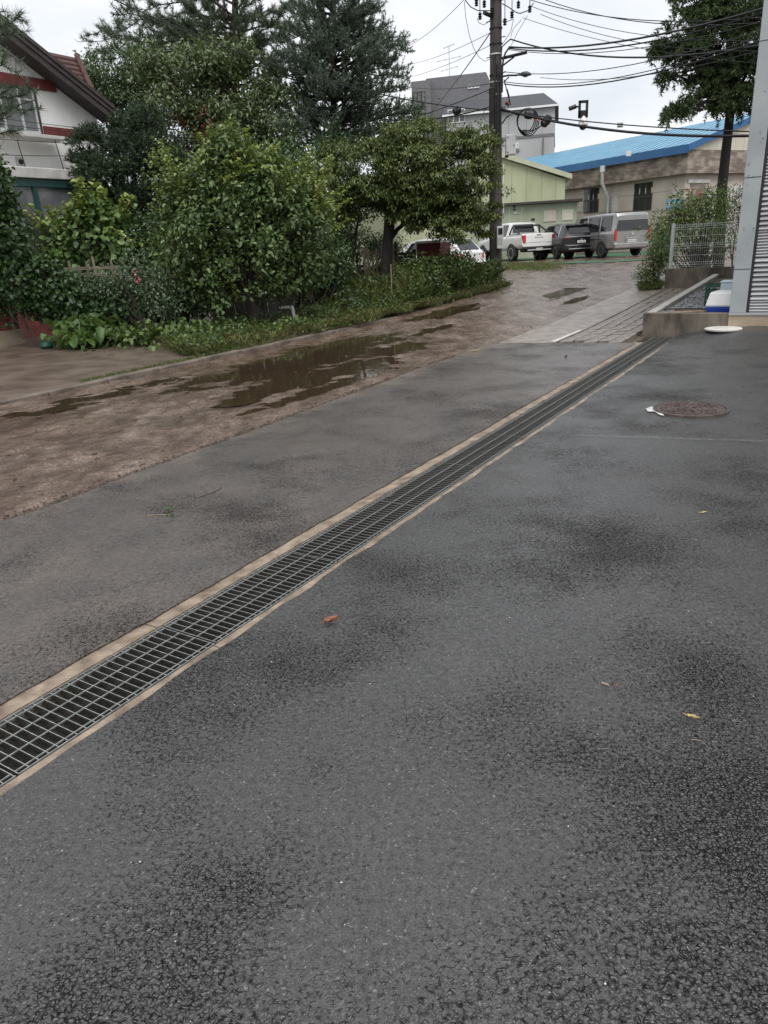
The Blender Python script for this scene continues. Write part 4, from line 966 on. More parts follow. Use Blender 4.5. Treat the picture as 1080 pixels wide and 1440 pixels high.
# ------------------------------------------------------------------ vehicles
def wheel_proto(r, wd, spokes, rimmat):
    ty = MB().lathe([(r*.62, -wd/2), (r*.93, -wd/2), (r, -wd*.36), (r, wd*.36), (r*.93, wd/2), (r*.62, wd/2)], 28, (0, 0, 0), Z=(1, 0, 0), X=(0, 1, 0))
    rm = MB().lathe([(r*.63, wd*.1), (r*.64, wd*.52), (r*.58, wd*.52), (r*.55, wd*.25), (r*.1, wd*.22)], 24, (0, 0, 0), Z=(1, 0, 0), X=(0, 1, 0))
    for k in range(spokes):
        a = 2*math.pi*k/spokes; c, s_ = math.cos(a), math.sin(a)
        rm.box((wd*.42, c*r*.3, s_*r*.3), (.03, r*.56, r*.16), ax=(np.array([1., 0, 0]), np.array([0, c, s_]), np.array([0, -s_, c])))
    return ty, rm
class Car:
    def __init__(self, name, label, loc, bearing, paint, st, wheels, r, wd=.21, spokes=6, cat='car', sc=1.):
        self.root = thing(name, label, cat, loc, -bearing); self.st = st; self.sc = sc
        rings = []
        for (y, w, zb, zl, zr, wr) in st:
            half = [(0, zb), (w*.86, zb), (w*.965, zb+.09), (w, zb+.32*(zl-zb)), (w*.99, zl-.06), (w*.95, zl), (wr, zr-.045), (wr*.86, zr), (0, zr+.012)]
            ring = [(x, y, z) for x, z in half] + [(-x, y, z) for x, z in half[-2:0:-1]]
            rings.append(ring)
        n = len(rings[0]); mb = MB()
        mb.add([p for g in rings for p in g], [(i*n+k, i*n+(k+1) % n, (i+1)*n+(k+1) % n, (i+1)*n+k) for i in range(len(rings)-1) for k in range(n)] +
               [tuple(range(n))[::-1], tuple((len(rings)-1)*n+k for k in range(n))])
        self.rings = rings
        self.body = build(mb, 'body', paint, self.root, smooth=True, local=True, sharp=28)
        ty, rm = wheel_proto(r, wd, spokes, None)
        w0 = max(q[1] for q in st)
        for i, y in enumerate(wheels):
            for sx in (-1, 1):
                wl = build(ty, 'wheel', M_['rubber'], self.root, local=True, smooth=True)
                rr = build(rm, 'rim', M_['alloy'], wl, local=True, smooth=True)
                wl.location = (sx*(w0-wd/2+.012), y, r)
                if sx < 0: wl.rotation_euler = (0, 0, math.pi)
                ar = MB(); N = 16
                pts = [(math.cos(math.pi*k/N)*(r+.07), math.sin(math.pi*k/N)*(r+.07)) for k in range(N+1)]
                pts[0] = (r+.06, -r*.35); pts[-1] = (-(r+.06), -r*.35)
                ar.slab([(sx*(w0-.12), y+a, r+b) for a, b in pts], (sx*.124, 0, 0))
                build(ar, 'wheel_arch', M_['dark'], self.root, local=True)
    def ip(self, y, k):
        st = self.st
        for i in range(len(st)-1):
            if st[i][0] <= y <= st[i+1][0]:
                u = (y-st[i][0])/(st[i+1][0]-st[i][0]+1e-9); return np.array(self.rings[i][k])*(1-u) + np.array(self.rings[i+1][k])*u
        return np.array(self.rings[-1][k])
    def side(self, y0, y1, lo=.08, hi=.92, slant=(0, 0), mat='glass', name='side_window'):
        for sx in (1, -1):
            def pt(y, f): p = self.ip(y, 5)*(1-f) + self.ip(y, 6)*f; return np.array([sx*(p[0]+.006), p[1], p[2]])
            m = 6; ys = np.linspace(0, 1, m); low = [pt(y0+(y1-y0)*u, lo) for u in ys]
            up = [pt(y0+slant[0]+(y1+slant[1]-y0-slant[0])*u, hi) for u in ys]
            mb = MB().add(low+up, [(i, i+1, m+i+1, m+i) if sx > 0 else (i+1, i, m+i, m+i+1) for i in range(m-1)])
            mb.add([p+np.array([sx*.006, 0, 0]) for p in low+up], [(i, i+1, m+i+1, m+i) for i in range(m-1)])
            build(mb, name, M_[mat], self.root, local=True)
    def top(self, y0, y1, f0, f1, mat='glass', name='rear_window'):   # glass lying on the sloped roof skin between two stations
        a, b = self.ip(y0, 7), self.ip(y1, 7)
        nrm = np.cross(np.array([1., 0, 0]), b-a); nrm /= np.linalg.norm(nrm); nrm = nrm if nrm[2] > 0 else -nrm
        q = [np.array([-a[0]*f0, a[1], a[2]+.006]), np.array([a[0]*f0, a[1], a[2]+.006]), np.array([b[0]*f1, b[1], b[2]+.006]), np.array([-b[0]*f1, b[1], b[2]+.006])]
        build(MB().slab([p+nrm*.004 for p in q], nrm*.012), name, M_[mat], self.root, local=True)
    def box(self, c, d, mat, name, bevel=.0, parent=None): return build(MB().box(c, d), name, M_[mat], parent or self.root, local=True, bevel=bevel)
    def slab(self, pts, off, mat, name, bevel=0.): return build(MB().slab(pts, off), name, M_[mat], self.root, local=True, bevel=bevel)
    def plate(self, y, z, w_=.42, x=0.):
        p = self.box((x, y, z), (w_, .012, .11), 'plate', 'number_plate')
        mb = MB()
        for k in range(6): mb.box((x-.15+.06*k, y-.0075, z), (.028, .003, .055))
        build(mb, 'plate_marks', M_['dark'], p, local=True)
def carloc(px, py): return G(px, py)

# grey van
b_van = R_(-13)
V = Car('van', 'silver grey passenger van parked at the end of the row', carloc(887, 361), b_van, M_['carsilver'],
        [(0, .93, .42, 1.10, 1.78, .78), (.10, .95, .34, 1.10, 1.90, .80), (1.2, .96, .30, 1.10, 1.925, .82), (3.0, .96, .30, 1.08, 1.91, .82), (3.75, .96, .30, 1.06, 1.86, .79),
         (4.35, .94, .30, 1.05, 1.30, .72), (4.9, .88, .34, .92, .99, .70), (5.1, .76, .42, .75, .80, .62)], (1.02, 4.2), .34, cat='van')
V.side(.32, 1.25, slant=(.02, 0)); V.side(1.36, 2.42); V.side(2.6, 3.55, slant=(0, -.25)); V.top(3.8, 4.3, .92, .9, name='windscreen')
V.slab([(-.82, -.012, 1.14), (.82, -.012, 1.14), (.73, .02, 1.74), (-.73, .02, 1.74)], (0, -.012, 0), 'glass', 'rear_window')
for sx in (-1, 1):
    V.slab([(sx*.80, -.012, .74), (sx*.92, -.004, .74), (sx*.925, .0, 1.12), (sx*.87, .004, 1.26), (sx*.80, -.012, 1.1)], (0, -.03, 0), 'red', 'tail_light', .01)
    V.box((sx*.84, -.04, .60), (.14, .02, .06), 'plate', 'reflector')
    V.box((sx*1.06, 4.0, 1.15), (.2, .12, .22), 'carsilver', 'mirror', .03)
build(MB().box((0, -.02, .50), (1.84, .14, .24)), 'bumper', M_['carsilver'], V.root, local=True, bevel=.05)
V.box((0, -.022, .70), (.66, .02, .20), 'carsilver', 'plate_recess', .01); V.plate(-.036, .70, .40); V.box((0, -.024, .83), (.6, .03, .03), 'chrome', 'handle_trim', .008)
V.box((0, -.02, .99), (.13, .015, .09), 'chrome', 'emblem', .02); V.box((.22, -.03, 1.2), (.4, .015, .02), 'dark', 'wiper')
for sx in (-1, 1): V.box((sx*.972, 2.6, .82), (.012, 3.1, .045), 'dark', 'side_moulding')
V.box((-.955, 1.30, 1.1), (.018, .03, 1.2), 'dark', 'door_gap'); V.box((-.957, 2.5, 1.0), (.016, .025, 1.0), 'dark', 'door_gap')
V.box((0, .6, 1.935), (1.2, .05, .03), 'dark', 'roof_rib')

# black SUV
V = Car('suv', 'glossy black sport utility car between the white pickup and the van', carloc(816, 363.5), R_(-8), M_['carblack'],
        [(0, .86, .40, .98, 1.02, .74), (.08, .90, .32, 1.02, 1.10, .76), (.42, .925, .28, 1.03, 1.50, .66), (.62, .93, .26, 1.03, 1.57, .66), (1.6, .93, .26, 1.02, 1.62, .67), (2.6, .93, .26, 1.0, 1.58, .66),
         (3.35, .92, .26, .98, 1.08, .70), (4.2, .88, .30, .86, .92, .68), (4.5, .74, .42, .72, .76, .58)], (.88, 3.6), .35, spokes=5)
V.side(.62, 1.5, slant=(.05, 0)); V.side(1.6, 2.35); V.side(2.42, 3.0, slant=(0, -.35)); V.top(.12, .40, .86, .86); V.top(2.66, 3.3, .92, .92, name='windscreen')
V.box((0, .40, 1.56), (1.2, .22, .03), 'carblack', 'roof_spoiler', .01)
for sx in (-1, 1):
    V.slab([(sx*.60, -.025, .93), (sx*.90, .06, .95), (sx*.90, .06, 1.0), (sx*.62, -.02, 1.0)], (0, -.02, 0), 'red', 'tail_light', .005)
    V.tag = None
    V.box((sx*.64, 1.55, 1.665), (.04, 1.6, .03), 'alum', 'roof_rail', .01)
    V.box((sx*1.02, 2.95, 1.06), (.18, .12, .16), 'carblack', 'mirror', .03)
V.box((0, -.04, 1.0), (1.66, .03, .03), 'chrome', 'chrome_strip', .008); V.box((0, -.045, .86), (.1, .012, .07), 'chrome', 'emblem', .015)
V.plate(-.06, .78, .42)
build(MB().box((0, -.02, .55), (1.74, .15, .26)), 'bumper', M_['carblack'], V.root, local=True, bevel=.04)
V.box((0, -.105, .62), (1.5, .012, .02), 'chrome', 'bumper_trim'); V.box((0, -.105, .46), (1.3, .014, .03), 'chrome', 'lower_trim', .006)
for sx in (-1, 1): V.slab([(sx*.90, .60, 1.04), (sx*.90, .64, 1.04), (sx*.69, .80, 1.53), (sx*.69, .77, 1.53)], (sx*.010, 0, 0), 'chrome', 'pillar_trim')

# white pickup
V = Car('pickup_truck', 'white pickup truck with black roll bar over its load bed', carloc(757, 366), R_(-17), M_['carwhite'],
        [(0, .93, .62, 1.16, 1.24, .90), (.06, .95, .60, 1.18, 1.26, .92), (1.55, .97, .56, 1.18, 1.26, .93), (1.62, .97, .52, 1.16, 1.78, .70), (1.9, .97, .50, 1.15, 1.84, .70), (3.0, .97, .48, 1.14, 1.84, .71), (3.4, .97, .48, 1.13, 1.76, .70),
         (4.05, .96, .48, 1.10, 1.20, .76), (5.0, .93, .50, 1.02, 1.08, .76), (5.35, .82, .56, .9, .95, .66)], (1.05, 4.35), .39, .25, cat='pickup')
V.box((0, .82, 1.262), (1.7, 1.4, .03), 'dark', 'bed_cover', .01)
V.side(1.75, 2.45, slant=(.02, 0)); V.side(2.52, 3.5, slant=(0, -.3)); V.top(3.45, 4.0, .92, .92, name='windscreen')
V.slab([(-.62, 1.54, 1.36), (.62, 1.54, 1.36), (.56, 1.60, 1.74), (-.56, 1.60, 1.74)], (0, -.012, 0), 'glass', 'rear_window')
for sx in (-1, 1):
    build(MB().tube([(sx*.84, .45, 1.27), (sx*.80, 1.05, 1.52), (sx*.74, 1.30, 1.66)], .045, 8), 'roll_bar', M_['dark'], V.root, local=True, smooth=True)
    build(MB().tube([(sx*.86, 1.45, 1.27), (sx*.74, 1.30, 1.66)], .04, 8), 'roll_bar_leg', M_['dark'], V.root, local=True, smooth=True)
    V.slab([(sx*.74, -.012, .86), (sx*.86, -.012, .84), (sx*.955, .03, 1.12), (sx*.945, .02, 1.20), (sx*.73, -.012, 1.20)], (0, -.03, 0), 'red', 'tail_light', .01)
    V.box((sx*1.08, 3.6, 1.22), (.2, .12, .24), 'carwhite', 'mirror', .03)
build(MB().tube([(-.74, 1.30, 1.66), (.74, 1.30, 1.66)], .045, 8), 'roll_bar_hoop', M_['dark'], V.root, local=True)
V.box((0, -.008, 1.02), (1.42, .012, .34), 'carwhite', 'tailgate', .02); V.box((0, -.02, 1.19), (.24, .012, .035), 'dark', 'tailgate_handle', .006)
build(MB().box((0, -.03, .60), (1.82, .16, .14)), 'bumper', M_['dark'], V.root, local=True, bevel=.03)
V.box((0, -.07, .50), (1.3, .10, .05), 'alum', 'tow_bar', .015); V.box((-.05, -.12, .52), (.34, .1, .10), 'alum', 'tow_hitch', .02); V.plate(-.175, .53, .36, -.05)
V.box((0, .9, .50), (.8, .6, .2), 'dark', 'spare_wheel', .05)
# tailgate lettering
def lettering(txt, size, ext):
    cu = bpy.data.curves.new('lettering', 'FONT'); cu.body = txt; cu.size = size; cu.extrude = ext; cu.space_character = 1.7
    cu.align_x = 'CENTER'; cu.align_y = 'CENTER'
    ob = bpy.data.objects.new('tmp', cu); COL.objects.link(ob); dg_ = bpy.context.evaluated_depsgraph_get(); dg_.update()
    me = bpy.data.meshes.new_from_object(ob.evaluated_get(dg_)); bpy.data.objects.remove(ob); return me
me = lettering('KHAN', .11, .004); me.materials.append(M_['dark'])
o = bpy.data.objects.new('lettering', me); COL.objects.link(o); o.parent = V.root; o.location = (0, -.018, 1.07); o.rotation_euler = (math.pi/2, 0, 0)

# white hatchback behind the weeds
hb = atY(664, 366, 27.5); hb[2] = gz(hb @ E1)
V = Car('hatchback', 'white hatchback half hidden by weeds behind the red cabinet', hb, R_(-44), M_['carwhite'],
        [(0, .80, .40, .88, .93, .70), (.07, .84, .32, .92, 1.0, .72), (.48, .86, .28, .94, 1.42, .58), (.9, .86, .28, .94, 1.48, .6), (1.9, .86, .28, .92, 1.5, .6), (2.5, .86, .28, .92, 1.44, .6),
         (3.2, .85, .28, .90, .98, .62), (3.7, .82, .3, .80, .86, .62), (3.95, .70, .4, .68, .72, .55)], (.7, 3.15), .30, .18)
V.side(.72, 1.5); V.side(1.56, 2.7, slant=(0, -.3)); V.top(.10, .46, .88, .92); V.top(2.54, 3.15, .92, .92, name='windscreen')
for sx in (-1, 1):
    V.slab([(sx*.58, -.03, .74), (sx*.82, .06, .74), (sx*.82, .07, .95), (sx*.60, -.02, .92)], (0, -.02, 0), 'red', 'tail_light', .01)
    V.box((sx*.95, 2.75, .98), (.16, .1, .12), 'carwhite', 'mirror', .03)
build(MB().box((0, -.01, .50), (1.62, .14, .24)), 'bumper', M_['carwhite'], V.root, local=True, bevel=.04); V.plate(-.03, .72, .4)

# ------------------------------------------------------------------ utility pole and its gear
PP = ground(W(22.6, -9.35)); YP = float(PP[1])
# slide along its ray so that the foot stands where the photo shows it
PP = ground(atY(697, 395, YP)); 
def pp(px, py, dY=0.): return atY(px, py, YP+dY)
zt_ = float(pp(697, -160)[2])
up = thing('utility_pole', 'dark concrete utility pole with clamps and climbing bolts beside the lane', 'pole', PP)
build(MB().tube([PP+Zv*(-.2), PP+Zv*4, PP+Zv*8, np.array([PP[0], PP[1], zt_])], [.205, .185, .165, .15], 20), 'shaft', M_['pole'], up, smooth=True)
def ring(z, r, h): return MB().lathe([(r-.02, -h/2), (r, -h/2), (r, h/2), (r-.02, h/2)], 20, (PP[0], PP[1], z))
zp = lambda py: float(pp(699, py)[2])
for py in (77, 62, 40, 106, 116, 134, 150, 200, 309): build(ring(zp(py), .192, .035), 'clamp_band', M_['alum'] if py in (77, 116, 134, 200) else M_['dark'], up, smooth=True)
k = 0
for z in np.arange(2.2, zt_, .45):
    sg_ = 1 if k % 2 else -1; k += 1
    c = np.array([PP[0], PP[1], z]); build(MB().tube([c+E2*sg_*.15, c+E2*sg_*.30], .012, 6), 'step_bolt', M_['dark'], up)
# second slim pole and conduits strapped alongside
sp_ = thing('steel_pole', 'slim dark steel pole strapped beside the concrete utility pole', 'pole', PP+np.array([-.17, -.28, 0]))
q = PP+np.array([-.17, -.28, 0]); build(MB().tube([q, np.array([q[0], q[1], zp(128)])], .075, 12), 'shaft', M_['barkdark'], sp_, smooth=True)
build(MB().lathe([(.08, 0), (.085, .02), (.03, .05)], 12, (q[0], q[1], zp(128))), 'cap', M_['dark'], sp_)
for i, dx in enumerate((-.06, .02, .10)):
    c = PP+np.array([dx, -.215, 0]); build(MB().tube([np.array([c[0], c[1], zp(205)]), np.array([c[0], c[1], zp(80+12*i)])], .028, 8), 'conduit', M_['dark'], up, smooth=True)
# white junction box and grey meter box with conduit
jb = pp(718, 204, -.25); jx = thing('junction_box', 'pale grey junction box fixed high on the utility pole', 'box', jb-Zv*.27)
build(MB().box(jb, (.30, .18, .56)), 'case', M_['boxgrey'], jx, bevel=.015); build(MB().box(jb+np.array([0, -.097, .0]), (.26, .012, .50)), 'door', M_['boxgrey'], jx, bevel=.006)
for dx, dz in ((-.1, .2), (-.1, -.2), (.08, -.02)): build(MB().box(jb+np.array([dx, -.107, dz]), (.03, .01, .03)), 'screw_cap', M_['dark'], jx)
build(MB().box(jb+np.array([-.12, .0, -.31]), (.10, .1, .06)), 'conduit_gland', M_['dark'], jx)
cd = pp(708, 230, -.2)
build(MB().tube([cd, np.array([cd[0], cd[1], float(pp(708, 300)[2])])], .02, 10), 'pvc_conduit', M_['pvc'], label='white conduit running down the utility pole below the junction box', cat='conduit', smooth=True)
mx = pp(703, 334, -.3); mt = thing('meter_box', 'grey meter box with small window low on the utility pole', 'meter', mx-Zv*.36)
build(MB().box(mx, (.20, .16, .66)), 'case', M_['boxgrey'], mt, bevel=.02); build(MB().box(mx+np.array([0, -.085, .18]), (.13, .012, .18)), 'window', M_['glass'], mt)
build(MB().box(mx+np.array([0, -.085, -.1]), (.15, .01, .2)), 'cover', M_['ledge'], mt, bevel=.006)
# street lamp arm and head
lp = thing('street_lamp', 'grey cobra head street lamp on a short arm from the utility pole', 'lamp', pp(706, 107))
a, b = pp(704, 108, -.1), pp(727, 106, -.3)
build(MB().tube([a, a*.5+b*.5+Zv*.02, b], .025, 8), 'arm', M_['dark'], lp, smooth=True)
build(MB().tube([pp(708, 116, -.1), pp(716, 108, -.2)], .016, 6), 'brace', M_['dark'], lp)
h0, h1 = pp(725, 106, -.3), pp(747.5, 105, -.5); dv = (h1-h0)
prof = [(0, .025), (.1, .035), (.25, .045), (.45, .085), (.7, .095), (.9, .06), (1, .015)]
mb = MB(); rr = []
for u, r in prof:
    c = h0+dv*u; ax = dv/np.linalg.norm(dv); sd_ = np.cross(ax, Zv); sd_ /= np.linalg.norm(sd_)
    rr.append([c + sd_*r*math.cos(2*math.pi*k/12)*1.1 + Zv*(max(0, math.sin(2*math.pi*k/12))*r*1.0 + min(0, math.sin(2*math.pi*k/12))*r*.35) for k in range(12)])
mb.add([p for g in rr for p in g], [(i*12+k, i*12+(k+1) % 12, (i+1)*12+(k+1) % 12, (i+1)*12+k) for i in range(6) for k in range(12)] + [tuple(range(12))[::-1], tuple(72+k for k in range(12))])
build(mb, 'lamp_head', M_['slate'], lp, smooth=True)
c = h0+dv*.62; build(MB().lathe([(.03, -.055), (.06, -.05), (.075, -.03)], 16, c), 'lens', M_['pane'], lp, smooth=True)
# bracket arm above
br = thing('bracket_arm', 'dark steel tube bracket with brace above the street lamp', 'bracket', pp(706, 82))
build(MB().tube([pp(706, 82, -.1), pp(741, 73.5, -.4)], .042, 10), 'tube', M_['dark'], br, smooth=True)
build(MB().tube([pp(706, 93, -.1), pp(723, 80, -.25)], .024, 8), 'brace', M_['dark'], br)
# crossarm with insulators at the top
xa = thing('crossarm', 'dark steel crossarm with black insulators near the pole top', 'crossarm', pp(697, 5))
build(MB().tube([pp(681, 18, -.4), pp(697, 25, .1)], .055, 8), 'stub_arm', M_['dark'], xa)
build(MB().box(pp(700, -9, -.2), (2.4, .09, .09)), 'beam', M_['dark'], xa)
for px, py in ((675, 22), (670, 3), (681, 5), (692, 14), (710, 30), (720, 20), (729, 6), (745, 12)):
    c = pp(px, py, -.2)
    build(MB().lathe([(.025, -.1), (.06, -.08), (.03, -.05), (.06, -.02), (.03, .01), (.06, .04), (.02, .08)], 10, c), 'insulator', M_['dark'], xa, smooth=True)
    build(MB().tube([c+Zv*.06, np.array([c[0], c[1], pp(700, -9)[2]])], .012, 5), 'hanger', M_['dark'], xa)
# cables
def cable(name, label, p0, p1, sag, r=.010, group=None, n=16, cat='cable'):
    pts = [p0*(1-u)+p1*u - Zv*sag*4*u*(1-u) for u in np.linspace(0, 1, n)]
    return build(MB().tube(pts, r*.75, 5), name, M_['cable'], label=label, cat=cat, group=group, smooth=True)
def A(px, py, Y): return atY(px, py, Y)
# thick bundles from the pole to beyond the shed, upper right
grp = 'cables from the pole over the shed'; lb = 'thin black overhead wire strung from the utility pole past the dark tree'
pole_a = pp(712, 72, -.2)
for (x0, y0, x1, y1, Y1, sag, r) in ((716, 66, 1100, 4, 15, .25, .030), (716, 68, 1100, 10, 15, .30, .022), (718, 55, 1100, 58, 15, .35, .026), (716, 70, 1100, 22, 15.5, .3, .012),
        (709, 101, 1100, 33, 14, .3, .013), (709, 115, 1100, 40, 14, .35, .013), (709, 118, 1100, 46, 14, .35, .020), (760, 109, 1100, 62, 15, .25, .010), (745, 8, 1110, 55, 17, .3, .010),
        (760, 20, 1110, 70, 17, .3, .010), (735, 25, 1110, 92, 17.5, .2, .009), (740, -2, 1110, 20, 17, .3, .014), (752, -6, 1120, 26, 17, .35, .014)):
    cable('overhead_cable', lb if r < .02 else 'thick black cable bundle rising from the utility pole past the dark tree', A(x0, y0, YP-.2), A(x1, y1, Y1), sag, r, grp if r < .02 else 'cable bundles past the dark tree')
for pts, r in (([(716, 67), (711, 74), (708, 82), (706.5, 95), (706, 130)], .028), ([(718, 55), (712, 60), (706, 66), (705, 75)], .018), ([(709, 101), (711, 100), (706, 104)], .012)):
    build(MB().tube([A(x, y, YP-.22) for x, y in pts], r, 6), 'cable_drop', M_['cable'], label='thick black cable bending down the face of the utility pole', cat='cable', group='cable drops on the pole', smooth=True)
# camera messenger line to the right
mp0, mp1 = A(704, 153, YP-.25), A(1085, 190, YP-6)
cable('messenger_cable', 'thick black cable carrying the security cameras towards the workshop', mp0, mp1, .25, .045)
cable('messenger_cable', 'thinner black cable lashed along the camera line', mp0-Zv*.05, mp1+Zv*.06, .10, .02)
# cables to the left: house services and pine side
for (x0, y0, x1, y1, Y1, sag, r, l) in ((697, 42, 560, 92, 48, .2, .012, 0), (697, 60, 540, 115, 48, .2, .012, 0), (654, -2, 560, 70, 40, .2, .012, 0),
        (695, 38, 600, 165, 34, .1, .022, 1), (697, 116, 560, 120, 34, .15, .020, 1), (697, 122, 470, 190, 32, .2, .018, 1),
        (690, 150, 480, 155, 30, .35, .028, 2), (690, 155, 120, -20, 20, .5, .022, 2)):
    cable('overhead_cable', ['thin overhead wire running from the pole towards the left sky', 'black cable slanting from the pole past the grey block', 'thick black cable from the pole through the conifers'][l], A(x0, y0, YP-.1), A(x1, y1, Y1), sag, r,
          ['left sky wires', 'slanting cables by the grey block', 'cables through the conifers'][l])
for (y0, y1, x1) in ((163, 190, 330), (194, 196, 300), (217, 205, 290), (248, 252, 260), (172, 192, 320)):
    cable('service_wire', 'thin wire crossing in front of the white house', A(-20, y0, 15.5), A(x1, y1, 24), .12, .009, 'wires in front of the house')
# slack loops near the pole
def loop(pts, r, lab, g=None): return build(MB().tube([A(x, y, YP-.3) for x, y in pts], r, 5), 'slack_loop', M_['cable'], label=lab, cat='cable', group=g, smooth=True)
g_ = 'slack wires at the pole head'; l_ = 'thin slack wire looping at the pole head'
loop([(653, 2), (655, 25), (660, 50), (667, 70), (674, 81), (682, 86), (690, 83), (694, 80)], .008, l_, g_)
loop([(671, 25), (673, 32), (680, 35), (687, 31), (690, 25)], .008, l_, g_)
loop([(654, 0), (662, 10), (672, 15), (690, 15)], .014, l_, g_)
loop([(706, 5), (715, 10), (725, 17), (731, 19), (745, 14), (750, 4)], .014, l_, g_)
loop([(706, 30), (713, 30), (722, 27)], .010, l_, g_); loop([(722, 28), (718, 45), (706, 63)], .008, l_, g_); loop([(742, 22), (728, 45), (716, 70)], .007, l_, g_); loop([(733, 28), (722, 40), (718, 52)], .007, l_, g_)
loop([(709, 112), (712, 125), (716, 140), (718, 148)], .016, 'black tail of cable hanging below the street lamp', 'cable tails'); loop([(713, 125), (716, 135), (715, 150)], .014, 'black tail of cable hanging below the street lamp', 'cable tails')
# splice closures and coil hanging from the messenger line
def closure(p, q, r, lab, mat='dark'):
    o = thing('splice_closure', lab, 'closure', p)
    build(MB().tube([p, p*.85+q*.15, p*.15+q*.85, q], [r*.5, r, r, r*.6], 12), 'case', M_[mat], o, smooth=True)
    m_ = p*.5+q*.5; d = (q-p)/np.linalg.norm(q-p); build(MB().tube([m_-d*.03, m_+d*.03], r*1.08, 12), 'clamp', M_['cable'], o, smooth=True); return o
closure(A(762, 177, YP-.4), A(774, 163.5, YP-.4), .12, 'black splice closure hanging tilted at the end of the coil')
closure(A(637, 158, YP-.4), A(648, 153, YP-.4), .11, 'black splice closure on the cable left of the utility pole')
closure(A(737, 160, YP-.4), A(750, 162, YP-.4), .12, 'black splice closure inside the top of the cable coil')
cc = A(741, 169, YP-.45); co = thing('cable_coil', 'coil of black cable hanging from the camera line', 'cable coil', cc)
for k in range(4):
    r = .30+.022*k; c = cc+np.array([.03*k-.04, .02*k, -.015*k])
    build(MB().tube([c+np.array([r*.86*math.cos(a), 0, r*math.sin(a)]) for a in np.linspace(0, 2*math.pi, 30)], .017, 6, cap=False), 'turn', M_['cable'], co, smooth=True)
loop([(706, 174), (712, 165), (722, 159), (730, 163)], .022, 'black cable lead curving from the pole to the coil'); loop([(735, 183), (748, 184), (757, 180), (763, 175)], .018, 'black cable lead from the coil to the tilted closure')
loop([(687, 150), (681, 155), (679, 164), (684, 171), (690, 172)], .010, 'small wire loop left of the pole')
for px in (752, 757, 762): loop([(px-3, 163), (px, 167), (px+4, 165)], .012, 'orange tied wire ends beside the coil', 'wire ends')
build(MB().tube([A(752, 166, YP-.5), A(757, 170, YP-.5), A(762, 166, YP-.5)], .02, 6), 'cable_tie', M_['orange'], label='orange tie on the cable by the coil', cat='tie', smooth=True)
mb = MB().tube([A(711, 144, YP-.3), A(716, 147, YP-.3)], .05, 8); build(mb, 'red_connector', M_['redpaint'], label='small red connector on the pole cables', cat='connector', smooth=True)
# security cameras
cb = A(820, 157, YP-2.2); cm = thing('camera_mount', 'black camera bracket clamped on the overhead line with side camera', 'camera', cb)
build(MB().box(cb+np.array([-.10, 0, .06]), (.05, .10, .42)).box(cb+np.array([.10, 0, .06]), (.05, .10, .42)).box(cb+np.array([0, 0, .24]), (.25, .10, .06)).box(cb+np.array([0, 0, -.06]), (.25, .1, .18)), 'bracket', M_['dark'], cm, bevel=.008)
build(MB().tube([A(800.5, 153, YP-2.3), A(810, 149.5, YP-2.3)], .055, 12), 'side_camera', M_['dark'], cm, smooth=True)
build(MB().tube([A(810, 150, YP-2.3), cb+np.array([-.1, 0, .12])], .022, 8), 'arm', M_['dark'], cm)
db = A(820, 173, YP-2.2); dm = thing('dome_camera', 'white dome security camera hanging under the line', 'camera', db)
build(MB().lathe([(.03, .20), (.05, .17), (.09, .10), (.125, .02), (.13, -.05), (.12, -.06)][::-1], 20, db), 'housing', M_['white'], dm, smooth=True)
build(MB().lathe([(.10, -.062), (.098, -.10), (.07, -.15), (.02, -.175)][::-1], 20, db), 'dome', M_['glass'], dm, smooth=True)
build(MB().tube([db+Zv*.2, cb-Zv*.12], .018, 6), 'hanger', M_['dark'], dm)
hx = A(872, 176, YP-3); ht_ = thing('tag_plate', 'small grey tag hanging on the camera line', 'tag', hx); build(MB().box(hx, (.16, .02, .12)), 'plate', M_['boxgrey'], ht_); build(MB().box(hx+np.array([0, -.012, .02]), (.12, .004, .03)).box(hx+np.array([0, -.012, -.03]), (.12, .004, .02)), 'print', M_['dark'], ht_)
hx = A(884, 216, 41); build(MB().box(hx, (.26, .03, .24)), 'small_panel', M_['boxgrey'], label='small grey panel hanging at the blue eave', cat='panel', bevel=.005)

# ------------------------------------------------------------------ vegetation
def unit(v): return v/np.maximum(np.linalg.norm(v, axis=-1, keepdims=True), 1e-9)
def leaf_arrays(P, D, N, L, Wd, fold=.22, droop=.12):
    n = len(P); D = unit(D); N = unit(N - D*np.sum(N*D, 1, keepdims=True)); S = np.cross(D, N)
    L = np.broadcast_to(np.asarray(L, float), (n,))[:, None]; Wd = np.broadcast_to(np.asarray(Wd, float), (n,))[:, None]
    z = np.array([0, 0, -1.])
    v = np.empty((n, 6, 3)); up_ = N*fold*Wd
    v[:, 0] = P; v[:, 1] = P + D*L*.30 + S*Wd*.5 + up_; v[:, 2] = P + D*L*.68 + S*Wd*.36 + up_*.7 + z*droop*L*.4
    v[:, 3] = P + D*L + z*droop*L; v[:, 4] = P + D*L*.68 - S*Wd*.36 + up_*.7 + z*droop*L*.4; v[:, 5] = P + D*L*.30 - S*Wd*.5 + up_
    f = np.array([[0, 1, 2, 3], [0, 3, 4, 5]])
    return v.reshape(-1, 3), (np.arange(n)[:, None, None]*6 + f[None]).reshape(-1, 4)
